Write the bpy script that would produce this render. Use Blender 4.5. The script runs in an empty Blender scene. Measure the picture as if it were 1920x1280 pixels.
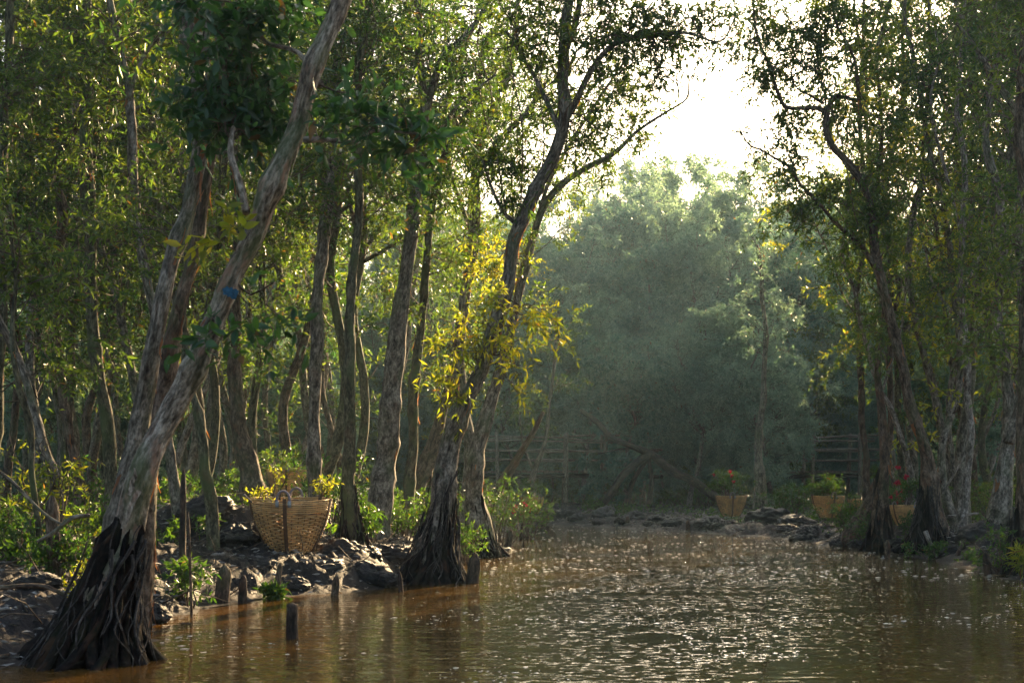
import bpy, math, random
import numpy as np
from mathutils import Vector

# ------------------------------------------------------------------ camera, sky, sun, exposure
S = bpy.context.scene
F = 2667.0; HZ = 905.0; CH = 0.87          # focal length and horizon row in 1920-wide picture rows, eye height in metres
cam_d = bpy.data.cameras.new('camera'); cam = bpy.data.objects.new('camera', cam_d)
S.collection.objects.link(cam); S.camera = cam
cam.location = (0, 0, CH); cam.rotation_euler = (math.radians(90), 0, 0)
cam_d.sensor_width = 36; cam_d.lens = 36 * F / 1920.0
cam_d.shift_y = (HZ - 640) / 1920.0
cam_d.clip_start = 0.1; cam_d.clip_end = 600
cam_d.dof.use_dof = True; cam_d.dof.focus_distance = 14.0; cam_d.dof.aperture_fstop = 6.3

SUN_AZ, SUN_EL = math.radians(23), math.radians(22)     # to the right of the view, behind the trees
w = bpy.data.worlds.new('World'); S.world = w; w.use_nodes = True
nt = w.node_tree; bg = nt.nodes['Background']
sky = nt.nodes.new('ShaderNodeTexSky'); sky.sky_type = 'NISHITA'; sky.sun_disc = False
sky.sun_elevation = SUN_EL; sky.sun_rotation = SUN_AZ
sky.air_density = 1.2; sky.dust_density = 5.0; sky.ozone_density = 1.0
nt.links.new(sky.outputs[0], bg.inputs[0]); bg.inputs[1].default_value = 0.06
sl = bpy.data.lights.new('sun', 'SUN'); sun = bpy.data.objects.new('sun', sl); S.collection.objects.link(sun)
sl.energy = 5.0; sl.angle = math.radians(0.5); sl.color = (1.0, 0.72, 0.40)
sd = Vector((math.sin(SUN_AZ) * math.cos(SUN_EL), math.cos(SUN_AZ) * math.cos(SUN_EL), math.sin(SUN_EL)))
sun.rotation_euler = sd.to_track_quat('Z', 'Y').to_euler(); sun.location = sd * 100
S.view_settings.view_transform = 'Standard'; S.view_settings.look = 'None'
S.view_settings.gamma = 1.0; S.view_settings.use_curve_mapping = False
S.view_settings.exposure = 2.35
c = S.cycles
c.max_bounces = 7; c.diffuse_bounces = 3; c.glossy_bounces = 3; c.transmission_bounces = 4; c.volume_bounces = 1
c.transparent_max_bounces = 6; c.caustics_reflective = False; c.caustics_refractive = False
c.sample_clamp_indirect = 4.0; c.use_denoising = True
c.volume_max_steps = 64

rng = np.random.default_rng(7); random.seed(7)
C = S.collection

# ------------------------------------------------------------------ numeric helpers
def P(px, py, d):
    """a spot of the place, from where it is seen in the 1920-wide photograph and its distance"""
    return np.array([(px - 960) / F * d, d, CH + (HZ - py) / F * d])

def smooth(t):
    t = np.clip(t, 0, 1); return t * t * (3 - 2 * t)

def _h(ix, iy, iz):
    n = (ix * 374761393 + iy * 668265263 + iz * 1274126177) & 0xffffffff
    n = ((n ^ (n >> 13)) * 1274126177) & 0xffffffff
    n = n ^ (n >> 16)
    return (n & 0xffffff) / float(0xffffff)

def vnoise(p):
    p = np.asarray(p, float); i = np.floor(p).astype(np.int64); f = p - i; f = f * f * (3 - 2 * f)
    r = 0
    for dx in (0, 1):
        wx = f[:, 0] if dx else 1 - f[:, 0]
        for dy in (0, 1):
            wy = f[:, 1] if dy else 1 - f[:, 1]
            for dz in (0, 1):
                wz = f[:, 2] if dz else 1 - f[:, 2]
                r = r + wx * wy * wz * _h(i[:, 0] + dx, i[:, 1] + dy, i[:, 2] + dz)
    return r * 2 - 1

def fbm(p, o=4):
    r, a = 0, 1.0
    p = np.asarray(p, float)
    for k in range(o):
        r = r + a * vnoise(p * 2 ** k + 17.3 * k); a *= 0.5
    return r / 1.9

def norm(v):
    return v / (np.linalg.norm(v, axis=-1, keepdims=True) + 1e-9)

def catmull(pts, step):
    """pts (N,k) -> smooth resampled rows, the first three columns being the position"""
    pts = np.asarray(pts, float)
    if len(pts) == 2:
        n = max(2, int(np.linalg.norm(pts[1, :3] - pts[0, :3]) / step) + 1)
        t = np.linspace(0, 1, n)[:, None]; return pts[0] * (1 - t) + pts[1] * t
    q = np.vstack([2 * pts[0] - pts[1], pts, 2 * pts[-1] - pts[-2]])
    out = []
    for i in range(1, len(q) - 2):
        n = max(2, int(np.linalg.norm(q[i + 1, :3] - q[i, :3]) / step))
        t = np.linspace(0, 1, n, endpoint=False)[:, None]
        a, b, cc, d = q[i - 1], q[i], q[i + 1], q[i + 2]
        out.append(0.5 * ((2 * b) + (-a + cc) * t + (2 * a - 5 * b + 4 * cc - d) * t ** 2 + (-a + 3 * b - 3 * cc + d) * t ** 3))
    out.append(q[-2:-1]); r = np.vstack(out)
    r[:, 3:] = np.maximum(r[:, 3:], 1e-3)
    return r

class MB:
    """collects faces; build() makes them one mesh object"""
    def __init__(s): s.v = []; s.q = []; s.t = []; s.qm = []; s.tm = []; s.bk = []; s.n = 0; s.smooth = True
    def add(s, v, q=None, t=None, m=0, bk=None):
        v = np.asarray(v, float).reshape(-1, 3)
        s.v.append(v); s.bk.append(v if bk is None else bk)
        if q is not None and len(q): q = np.asarray(q, np.int64) + s.n; s.q.append(q); s.qm.append(np.full(len(q), m))
        if t is not None and len(t): t = np.asarray(t, np.int64) + s.n; s.t.append(t); s.tm.append(np.full(len(t), m))
        s.n += len(v); return s
    def tube(s, path, rad, sides=8, m=0, cap=True, rough=0.0, rs=8.0, ridges=None, seed=0.0):
        path = np.asarray(path, float); n = len(path); rad = np.broadcast_to(np.asarray(rad, float), (n,))
        tg = np.gradient(path, axis=0); tg = norm(tg)
        up = np.array([1, 0, 0.0]) if abs(tg[0, 0]) < 0.8 else np.array([0, 1, 0.0])
        N = np.zeros((n, 3)); a = up - tg[0] * np.dot(up, tg[0]); N[0] = a / np.linalg.norm(a)
        for i in range(1, n):
            a = N[i - 1] - tg[i] * np.dot(N[i - 1], tg[i]); N[i] = a / (np.linalg.norm(a) + 1e-9)
        B = np.cross(tg, N)
        th = np.linspace(0, 2 * math.pi, sides, endpoint=False)
        ln = np.concatenate([[0], np.cumsum(np.linalg.norm(np.diff(path, axis=0), axis=1))])
        TH, LN = np.meshgrid(th, ln)
        R = np.repeat(rad[:, None], sides, 1).copy()
        cs, sn = np.cos(TH), np.sin(TH)
        if rough > 0:
            q = np.stack([cs.ravel() * rs * 0.35 + seed, sn.ravel() * rs * 0.35, LN.ravel() * rs * 0.34 + seed], 1)
            nz = 0.75 * fbm(q, 3) + 0.5 * (0.5 - np.abs(fbm(q * np.array([2.6, 2.6, 0.9]) + 9, 3)) * 2)
            R *= 1 + rough * nz.reshape(R.shape)
        if ridges is not None: R *= ridges(TH, LN)
        V = path[:, None, :] + N[:, None, :] * (R * cs)[..., None] + B[:, None, :] * (R * sn)[..., None]
        V = V.reshape(-1, 3)
        i = np.arange(n - 1)[:, None] * sides + np.arange(sides)[None]
        j = np.arange(n - 1)[:, None] * sides + (np.arange(sides)[None] + 1) % sides
        q = np.stack([i, j, j + sides, i + sides], -1).reshape(-1, 4)
        rm = float(np.mean(rad))
        bk = np.stack([cs.ravel() * rm + seed, sn.ravel() * rm, LN.ravel()], 1)
        if cap:
            V = np.vstack([V, path[-1:] + tg[-1:] * rad[-1] * 0.5, path[:1]]); k = n * sides
            bk = np.vstack([bk, [[seed, 0, ln[-1]]], [[seed, 0, 0]]])
            a = (n - 1) * sides + np.arange(sides); b = (n - 1) * sides + (np.arange(sides) + 1) % sides
            t = np.stack([a, b, np.full(sides, k)], 1)
            a0 = np.arange(sides); b0 = (a0 + 1) % sides
            t = np.vstack([t, np.stack([b0, a0, np.full(sides, k + 1)], 1)])
        else: t = None
        s.add(V, q, t, m, bk); return s
    def build(s, name, mats, parent=None, loc=(0, 0, 0), smooth=True):
        V = np.vstack(s.v) - np.asarray(loc, float); me = bpy.data.meshes.new(name)
        Q = np.vstack(s.q) if s.q else np.zeros((0, 4), np.int64); T = np.vstack(s.t) if s.t else np.zeros((0, 3), np.int64)
        me.vertices.add(len(V)); me.vertices.foreach_set('co', V.astype(np.float32).ravel())
        me.loops.add(Q.size + T.size); me.loops.foreach_set('vertex_index', np.concatenate([Q.ravel(), T.ravel()]).astype(np.int32))
        me.polygons.add(len(Q) + len(T))
        st = np.concatenate([np.arange(len(Q)) * 4, Q.size + np.arange(len(T)) * 3]); me.polygons.foreach_set('loop_start', st.astype(np.int32))
        mi = np.concatenate([x for x in s.qm + s.tm]) if (s.qm or s.tm) else np.zeros(0)
        me.polygons.foreach_set('material_index', mi.astype(np.int32))
        me.polygons.foreach_set('use_smooth', np.full(len(Q) + len(T), smooth))
        at = me.attributes.new('bk', 'FLOAT_VECTOR', 'POINT'); at.data.foreach_set('vector', np.vstack(s.bk).astype(np.float32).ravel())
        me.update(calc_edges=True); me.validate()
        for m in (mats if isinstance(mats, (list, tuple)) else [mats]): me.materials.append(m)
        o = bpy.data.objects.new(name, me); C.objects.link(o); o.location = (0, 0, 0) if parent else loc
        if parent: o.parent = parent
        return o

def thing(name, loc, label, cat, group=None):
    o = bpy.data.objects.new(name, None); C.objects.link(o); o.location = loc; o.empty_display_size = 0.2
    o['label'] = label; o['category'] = cat
    if group: o['group'] = group
    return o
def tag(o, label, cat=None, group=None, kind=None):
    if label: o['label'] = label
    if cat: o['category'] = cat
    if group: o['group'] = group
    if kind: o['kind'] = kind
    return o
def copy_thing(root, loc, rz, sc, label, group=None):
    r = root.copy(); C.objects.link(r); r.location = loc; r.rotation_euler = (0, 0, rz); r.scale = (sc, sc, sc)
    r['label'] = label
    if group: r['group'] = group
    for ch in list(root.children):
        k = ch.copy(); C.objects.link(k); k.parent = r
        for g in list(ch.children):
            d = g.copy(); C.objects.link(d); d.parent = k
    return r

# ------------------------------------------------------------------ materials
def mat(name):
    m = bpy.data.materials.new(name); m.use_nodes = True
    t = m.node_tree; return m, t, t.nodes['Principled BSDF'], t.nodes['Material Output']
def N(t, kind, **kw):
    n = t.nodes.new('ShaderNode' + kind)
    for k, v in kw.items():
        if k in n.inputs: n.inputs[k].default_value = v
        else: setattr(n, k, v)
    return n
def ramp(t, fac, stops):
    r = t.nodes.new('ShaderNodeValToRGB'); e = r.color_ramp.elements
    while len(e) < len(stops): e.new(0.5)
    for k, (p, col) in enumerate(stops): e[k].position = p; e[k].color = (*col, 1)
    t.links.new(fac, r.inputs[0]); return r.outputs[0]
def mixc(t, fac, a, b, mode='MIX'):
    n = t.nodes.new('ShaderNodeMix'); n.data_type = 'RGBA'; n.blend_type = mode
    for s, v in ((n.inputs[0], fac), (n.inputs[6], a), (n.inputs[7], b)):
        if isinstance(v, (int, float)): s.default_value = v
        elif isinstance(v, tuple): s.default_value = (*v, 1)
        else: t.links.new(v, s)
    return n.outputs[2]
def mapped(t, src, scale):
    m = N(t, 'Mapping'); m.inputs['Scale'].default_value = scale; t.links.new(src, m.inputs[0]); return m.outputs[0]
def noise(t, vec, scale, detail=4, rough=0.6):
    n = N(t, 'TexNoise', Scale=scale, Detail=detail, Roughness=rough); t.links.new(vec, n.inputs['Vector']); return n.outputs[0]

def bark_mat(name, dark, mid, pale, moss=0.5, rust=0.22, bump=0.9, rcol=(0.19, 0.085, 0.045)):
    m, t, b, o = mat(name)
    a = N(t, 'Attribute', attribute_name='bk').outputs['Vector']
    n1 = noise(t, mapped(t, a, (28, 28, 9)), 1.0, 6, 0.65)
    n2 = noise(t, mapped(t, a, (80, 80, 30)), 1.0, 4, 0.6)
    n3 = noise(t, mapped(t, a, (7, 7, 3.0)), 1.0, 3, 0.5)
    n4 = noise(t, mapped(t, a, (11, 11, 5.0)), 1.3, 4, 0.6)
    col = ramp(t, n1, [(0.34, dark), (0.47, mid), (0.62, pale)])
    f = ramp(t, n2, [(0.38, (0.35, 0.33, 0.3)), (0.6, (1.05, 1.0, 0.97))])
    col = mixc(t, 1.0, col, f, 'MULTIPLY')
    mo = ramp(t, n3, [(0.5, (0, 0, 0)), (0.68, (moss,) * 3)])
    col = mixc(t, mo, col, (0.085, 0.11, 0.04))
    ru = ramp(t, n4, [(0.56, (0, 0, 0)), (0.66, (rust,) * 3)])
    col = mixc(t, ru, col, rcol)
    t.links.new(col, b.inputs['Base Color']); b.inputs['Roughness'].default_value = 0.85
    b.inputs['Specular IOR Level'].default_value = 0.3
    bp = N(t, 'Bump', Strength=bump, Distance=0.02); t.links.new(mixc(t, 0.4, n1, n2), bp.inputs['Height']); t.links.new(bp.outputs[0], b.inputs['Normal'])
    return m
def leaf_mat(name, cols, trans, tw=0.5, rough=0.42, dead=0.012, ca=1.1, om=0.25):
    m, t, b, o = mat(name)
    g = N(t, 'NewGeometry').outputs['Random Per Island']
    oi = N(t, 'ObjectInfo').outputs['Random']
    pos = N(t, 'TexCoord').outputs['Object']
    cl = noise(t, pos, 1.3, 2, 0.5)
    ad = N(t, 'Math', operation='MULTIPLY_ADD'); t.links.new(cl, ad.inputs[0]); ad.inputs[1].default_value = ca; ad.inputs[2].default_value = -ca / 2
    ad2 = N(t, 'Math', operation='ADD'); t.links.new(ad.outputs[0], ad2.inputs[0]); t.links.new(g, ad2.inputs[1])
    n = len(cols); st = [(0.02 + 0.96 * i / (n - 1), cc) for i, cc in enumerate(cols)]
    col = ramp(t, ad2.outputs[0], st)
    col = mixc(t, om, col, ramp(t, oi, [(0, cols[0]), (1, cols[-1])]))
    dd = N(t, 'Math', operation='FRACT'); mu = N(t, 'Math', operation='MULTIPLY'); mu.inputs[1].default_value = 37.17
    t.links.new(g, mu.inputs[0]); t.links.new(mu.outputs[0], dd.inputs[0])
    lt = N(t, 'Math', operation='LESS_THAN'); lt.inputs[1].default_value = dead; t.links.new(dd.outputs[0], lt.inputs[0])
    col = mixc(t, lt.outputs[0], col, (0.10, 0.055, 0.02))
    t.links.new(col, b.inputs['Base Color']); b.inputs['Roughness'].default_value = rough
    tr = N(t, 'BsdfTranslucent'); tc = mixc(t, 1.0, col, trans, 'MULTIPLY'); 
    sc_ = N(t, 'VectorMath', operation='SCALE'); sc_.inputs[3].default_value = 3.0; t.links.new(tc, sc_.inputs[0]); t.links.new(sc_.outputs[0], tr.inputs[0])
    mx = N(t, 'MixShader'); mx.inputs[0].default_value = tw
    t.links.new(b.outputs[0], mx.inputs[1]); t.links.new(tr.outputs[0], mx.inputs[2]); t.links.new(mx.outputs[0], o.inputs[0])
    return m

M = {}
M['bark'] = bark_mat('grey_bark', (0.035, 0.025, 0.018), (0.165, 0.145, 0.115), (0.38, 0.34, 0.285))
M['bark_near'] = bark_mat('pale_papery_bark', (0.04, 0.028, 0.02), (0.23, 0.19, 0.15), (0.56, 0.49, 0.41), 0.65, 0.75, 1.0, (0.34, 0.2, 0.14))
M['bark_brown'] = bark_mat('brown_bark', (0.03, 0.018, 0.012), (0.11, 0.075, 0.052), (0.24, 0.185, 0.14), 0.35, 0.45)
M['bark_moss'] = bark_mat('mossy_bark', (0.03, 0.027, 0.015), (0.09, 0.085, 0.05), (0.2, 0.19, 0.12), 0.8, 0.2)
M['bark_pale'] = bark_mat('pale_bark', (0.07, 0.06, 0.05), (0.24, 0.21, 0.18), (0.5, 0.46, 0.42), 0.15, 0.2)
M['roots'] = bark_mat('wet_root_mass', (0.003, 0.0022, 0.002), (0.009, 0.006, 0.005), (0.026, 0.015, 0.012), 0.12, 0.2, 1.0)
M['roots'].node_tree.nodes['Principled BSDF'].inputs['Specular IOR Level'].default_value = 0.15
M['rootlet'] = bark_mat('grey_rootlets', (0.015, 0.012, 0.01), (0.06, 0.05, 0.045), (0.17, 0.155, 0.15), 0.1, 0.2)
M['wood_dark'] = bark_mat('dark_wet_wood', (0.012, 0.009, 0.008), (0.045, 0.032, 0.025), (0.11, 0.08, 0.06), 0.1, 0.3)
M['twig'] = bark_mat('twig_bark', (0.05, 0.035, 0.025), (0.13, 0.1, 0.075), (0.25, 0.2, 0.15), 0.1, 0.3, 0.2)
M['bamboo'] = bark_mat('weathered_pole', (0.14, 0.11, 0.08), (0.3, 0.26, 0.2), (0.45, 0.4, 0.33), 0.05, 0.1, 0.3)
M['leaf'] = leaf_mat('green_leaves', [(0.010, 0.030, 0.011), (0.026, 0.065, 0.016), (0.055, 0.10, 0.02), (0.115, 0.14, 0.022)], (1.0, 1.0, 0.38), 0.42)
M['leaf_dark'] = leaf_mat('dark_leaves', [(0.010, 0.034, 0.016), (0.022, 0.06, 0.022), (0.045, 0.095, 0.03)], (1.0, 1.1, 0.5), 0.35)
M['leaf_young_lit'] = leaf_mat('young_lit_leaves', [(0.06, 0.11, 0.014), (0.12, 0.16, 0.02), (0.21, 0.20, 0.026)], (1.15, 1.0, 0.4), 0.58)  # young yellow leaves, with some of their sunlit brightness put into the colour
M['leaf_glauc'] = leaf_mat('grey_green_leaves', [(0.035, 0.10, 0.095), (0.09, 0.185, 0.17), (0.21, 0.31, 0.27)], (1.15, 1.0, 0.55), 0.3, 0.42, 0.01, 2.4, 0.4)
M['herb'] = leaf_mat('herb_leaves', [(0.013, 0.042, 0.008), (0.028, 0.07, 0.013), (0.07, 0.11, 0.017)], (1.0, 1.0, 0.35), 0.45)

def plain(name, col, rough=0.7, tr=None, var=0.3, sc=12):
    m, t, b, o = mat(name)
    pos = N(t, 'TexCoord').outputs['Object']; nn = noise(t, pos, sc, 4, 0.6)
    cc = ramp(t, nn, [(0.3, tuple(x * (1 - var) for x in col)), (0.7, tuple(min(1, x * (1 + var)) for x in col))])
    t.links.new(cc, b.inputs['Base Color']); b.inputs['Roughness'].default_value = rough
    if tr:
        q = N(t, 'BsdfTranslucent'); q.inputs[0].default_value = (*tr, 1); mx = N(t, 'MixShader'); mx.inputs[0].default_value = 0.5
        t.links.new(b.outputs[0], mx.inputs[1]); t.links.new(q.outputs[0], mx.inputs[2]); t.links.new(mx.outputs[0], o.inputs[0])
    return m
M['strip'] = plain('peeling_bark', (0.2, 0.1, 0.055), 0.8, (0.55, 0.2, 0.05))
M['litter'] = plain('fallen_leaf', (0.27, 0.24, 0.21), 0.6, None, 0.6, 40)
M['red'] = plain('crimson_petals', (0.42, 0.008, 0.05), 0.6, (0.5, 0.01, 0.05))
M['orange'] = plain('orange_petals', (0.7, 0.12, 0.02), 0.6, (0.8, 0.2, 0.03))
M['cane'] = plain('cane', (0.62, 0.36, 0.14), 0.55, None, 0.45, 9)
M['cane_rib'] = plain('cane_rib', (0.13, 0.07, 0.04), 0.6, None, 0.3, 20)
M['rope'] = plain('rope', (0.26, 0.21, 0.22), 0.9, None, 0.3, 60)
M['tie'] = plain('pale_tie', (0.3, 0.32, 0.33), 0.6, None, 0.2, 60)
M['paint'] = plain('teal_paint', (0.02, 0.09, 0.16), 0.8, None, 0.6, 60)
M['foam_glint'] = plain('foam_glint', (0.8, 0.77, 0.7), 0.12, None, 0.1, 60)
M['soil'] = plain('potting_soil', (0.03, 0.02, 0.015), 0.9)

def ground_mat():
    m, t, b, o = mat('wet_mud')
    pos = N(t, 'TexCoord').outputs['Object']
    n1 = noise(t, pos, 1.6, 5, 0.6); n2 = noise(t, pos, 9, 6, 0.7); n3 = noise(t, pos, 55, 4, 0.7)
    col = ramp(t, n2, [(0.3, (0.006, 0.0045, 0.004)), (0.5, (0.024, 0.016, 0.011)), (0.68, (0.065, 0.045, 0.031))])
    col = mixc(t, ramp(t, n1, [(0.45, (0, 0, 0)), (0.65, (0.5,) * 3)]), col, (0.045, 0.043, 0.048))
    col = mixc(t, 1.0, col, ramp(t, n3, [(0.35, (0.6,) * 3), (0.6, (1.2,) * 3)]), 'MULTIPLY')
    t.links.new(col, b.inputs['Base Color'])
    t.links.new(ramp(t, n1, [(0.35, (0.55,) * 3), (0.65, (0.9,) * 3)]), b.inputs['Roughness']); b.inputs['Specular IOR Level'].default_value = 0.28
    bp = N(t, 'Bump', Strength=0.9, Distance=0.03); t.links.new(mixc(t, 0.4, n2, n3), bp.inputs['Height']); t.links.new(bp.outputs[0], b.inputs['Normal'])
    return m
M['mud'] = ground_mat()

def water_mat():
    m, t, b, o = mat('turbid_water')
    pos = N(t, 'TexCoord').outputs['Object']
    n0 = noise(t, pos, 0.25, 3, 0.5)
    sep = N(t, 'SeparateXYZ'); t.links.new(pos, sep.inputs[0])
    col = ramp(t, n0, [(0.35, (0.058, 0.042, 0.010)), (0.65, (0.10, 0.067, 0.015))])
    # turbid water, with sunlit orange put into the colour towards the left bank
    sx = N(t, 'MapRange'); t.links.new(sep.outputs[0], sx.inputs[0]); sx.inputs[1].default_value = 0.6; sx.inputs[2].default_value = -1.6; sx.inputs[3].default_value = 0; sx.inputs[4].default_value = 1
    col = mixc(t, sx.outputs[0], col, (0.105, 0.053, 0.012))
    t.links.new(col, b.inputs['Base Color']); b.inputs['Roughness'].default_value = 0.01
    b.inputs['IOR'].default_value = 1.33; b.inputs['Specular IOR Level'].default_value = 0.5
    a = noise(t, mapped(t, pos, (1.0, 3.6, 1)), 2.6, 3, 0.5)
    bb = noise(t, mapped(t, pos, (1.0, 1.2, 1)), 13, 2, 0.5)
    gp = noise(t, mapped(t, pos, (1.0, 2.0, 1)), 1.1, 3, 0.6)
    pk = ramp(t, bb, [(0.56, (0, 0, 0)), (0.75, (1, 1, 1))])
    gm = ramp(t, gp, [(0.40, (0, 0, 0)), (0.58, (1, 1, 1))])
    mr = N(t, 'MapRange'); t.links.new(sep.outputs[1], mr.inputs[0]); mr.inputs[1].default_value = 8; mr.inputs[2].default_value = 15; mr.inputs[3].default_value = 0.35; mr.inputs[4].default_value = 1.0   # the breeze reaches the open water
    gm = mixc(t, 1.0, gm, mr.outputs[0], 'MULTIPLY')
    m3 = N(t, 'MapRange'); t.links.new(sep.outputs[1], m3.inputs[0]); m3.inputs[1].default_value = 13; m3.inputs[2].default_value = 22; m3.inputs[3].default_value = 1.0; m3.inputs[4].default_value = 1.3
    h2 = mixc(t, 1.0, pk, gm, 'MULTIPLY')
    sc1 = N(t, 'VectorMath', operation='SCALE'); sc1.inputs[3].default_value = 0.20; t.links.new(a, sc1.inputs[0])
    sc2 = N(t, 'VectorMath', operation='SCALE'); t.links.new(h2, sc2.inputs[0]); m4 = N(t, 'Math', operation='MULTIPLY'); m4.inputs[1].default_value = 0.44; t.links.new(m3.outputs[0], m4.inputs[0]); t.links.new(m4.outputs[0], sc2.inputs[3])
    ad = N(t, 'VectorMath', operation='ADD'); t.links.new(sc1.outputs[0], ad.inputs[0]); t.links.new(sc2.outputs[0], ad.inputs[1]); mx = ad.outputs[0]
    bp = N(t, 'Bump', Strength=1.0, Distance=0.035); t.links.new(mx, bp.inputs['Height']); t.links.new(bp.outputs[0], b.inputs['Normal'])
    return m
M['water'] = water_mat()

# ------------------------------------------------------------------ ground, water
SHORE = np.array([(-3.3, -9), (-3.0, 2), (-2.75, 6.0), (-2.35, 6.9), (-2.0, 7.6), (-2.3, 8.8), (-2.2, 10.2), (-1.9, 10.8), (-1.43, 11.3), (-0.98, 11.9),
    (-0.75, 12.6), (-0.8, 13.6), (-0.6, 16), (-0.38, 18.6), (-0.3, 20.5), (0.0, 24.4), (0.27, 29), (0.5, 31.5), (1.5, 28.8), (2.8, 26.0), (3.9, 23.7),
    (4.3, 21.3), (4.68, 19.5), (4.75, 16.9), (4.9, 15.4), (4.75, 13.9), (4.45, 12.0), (4.8, 10), (5.2, 7), (5.6, 0), (5.9, -9)], float)
BUMPS = [(-2.75, 13.2, 0.9, 0.42), (-3.4, 11.2, 1.0, 0.12), (-2.6, 18.5, 1.6, 0.35), (-3.4, 9.0, 0.7, 0.1), (5.6, 15.5, 0.9, 0.15), (1.2, 34, 3, 0.1), (9.0, 30, 2.0, 0.4)]
def sdist(x, y):
    p = np.stack([x, y], 1); best = np.full(len(x), 1e9); inside = np.zeros(len(x), bool)
    n = len(SHORE)
    for i in range(n):
        a, b = SHORE[i], SHORE[(i + 1) % n]; ab = b - a
        t = np.clip(((p - a) @ ab) / (ab @ ab), 0, 1)
        d = np.linalg.norm(p - (a + t[:, None] * ab), axis=1)
        if i < n - 1: best = np.minimum(best, d)
        cond = ((a[1] > y) != (b[1] > y)) & (x < (b[0] - a[0]) * (y - a[1]) / (b[1] - a[1] + 1e-12) + a[0])
        inside ^= cond
    return np.where(inside, -best, best)
def gh(x, y, fine=True):
    x = np.atleast_1d(np.asarray(x, float)); y = np.atleast_1d(np.asarray(y, float))
    s = sdist(x, y); q = np.stack([x, y, np.zeros_like(x)], 1)
    s = s + 0.22 * fbm(q * 1.3 + 3, 2) + 0.07 * fbm(q * 6, 2)
    z = (0.22 * smooth(s / 0.55) + 0.14 * smooth((s - 0.5) / 3.0)) * (1 - 0.4 * smooth((y - 19) / 5)) - 0.55 * smooth(-s / 0.9) + 0.0 * s
    for bx, by, br, bh in BUMPS: z += bh * np.exp(-((x - bx) ** 2 + (y - by) ** 2) / br ** 2)
    k = smooth((s + 0.15) / 0.5)
    z += k * (0.10 * fbm(q * 2.2 + 40, 3))
    if fine:
        rd = 1 - np.abs(fbm(q * 5 + 11, 3)) * 2.2
        z += k * (0.075 * rd - 0.04) + k * 0.022 * (0.5 - np.abs(fbm(q * 13 + 5, 3)) * 2) + k * 0.02 * fbm(q * 32, 2)
    return z
def gz(x, y): return float(gh([x], [y])[0])

def build_ground():
    aa = np.concatenate([np.radians(np.linspace(-180, -28, 60, endpoint=False)), np.radians(np.linspace(-28, 28, 800)), np.radians(np.linspace(28, 180, 60))[1:]])
    rr = np.concatenate([[0.3, 1.5, 3, 4.5], np.exp(np.linspace(np.log(5.5), np.log(42), 520)), np.exp(np.linspace(np.log(42), np.log(140), 30))[1:]])
    A, R = np.meshgrid(aa, rr); x = (np.sin(A) * R).ravel(); y = (np.cos(A) * R).ravel()
    z = gh(x, y); n, m_ = len(rr), len(aa)
    i = np.arange(n - 1)[:, None] * m_ + np.arange(m_ - 1)[None]
    q = np.stack([i, i + 1, i + 1 + m_, i + m_], -1).reshape(-1, 4)[:, ::-1]
    g = MB().add(np.stack([x, y, z], 1), q).build('ground', M['mud']); tag(g, None, kind='structure'); return g
build_ground()
wv = np.array([[-8, -10, 0], [8, -10, 0], [8, 34, 0], [-8, 34, 0]], float)
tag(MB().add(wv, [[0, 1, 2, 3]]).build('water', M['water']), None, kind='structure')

# ------------------------------------------------------------------ foliage
def leaf_faces(mb, pos, d, ln, wr, m, r):
    n = len(pos); ln = ln[:, None]
    ref = norm(r.normal(size=(n, 3)) + np.array([0, 0, 0.8]))
    side = norm(np.cross(d, ref)); nrm = np.cross(side, d)
    wd = ln * wr
    b = pos; tip = pos + d * ln - nrm * ln * 0.12
    mid = pos + d * ln * 0.45
    L = mid + side * wd * 0.5 + nrm * wd * 0.22; R_ = mid - side * wd * 0.5 + nrm * wd * 0.22
    V = np.stack([b, L, tip, R_], 1).reshape(-1, 3)
    k = np.arange(n)[:, None] * 4
    T = np.concatenate([k + [0, 2, 1], k + [0, 3, 2]], 1).reshape(-1, 3)
    mb.add(V, None, T, m)
def leaf_faces_fine(mb, pos, d, ln, wr, m, r):
    n = len(pos); ln = ln[:, None]
    ref = norm(r.normal(size=(n, 3)) + np.array([0, 0, 0.8])); side = norm(np.cross(d, ref)); nrm = np.cross(side, d); wd = ln * wr
    vs = [pos]
    for t, hw, dr in ((0.12, 0.12, 0), (0.35, 0.47, 0.01), (0.62, 0.42, 0.05), (0.85, 0.18, 0.11)):
        cpt = pos + d * ln * t - nrm * ln * dr
        vs += [cpt + side * wd * hw + nrm * wd * 0.15, cpt, cpt - side * wd * hw + nrm * wd * 0.15]
    vs.append(pos + d * ln - nrm * ln * 0.17)
    V = np.stack(vs, 1).reshape(-1, 3); k = np.arange(n)[:, None] * 14
    f = [[0, 2, 1], [0, 3, 2]]; q = []
    for a in (1, 4, 7): q += [[a, a + 1, a + 4, a + 3], [a + 1, a + 2, a + 5, a + 4]]
    f += [[10, 11, 13], [11, 12, 13]]
    T = np.concatenate([k + x for x in f], 1).reshape(-1, 3); Q = np.concatenate([k + x for x in q], 1).reshape(-1, 4)
    mb.add(V, Q, T, m)
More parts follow.
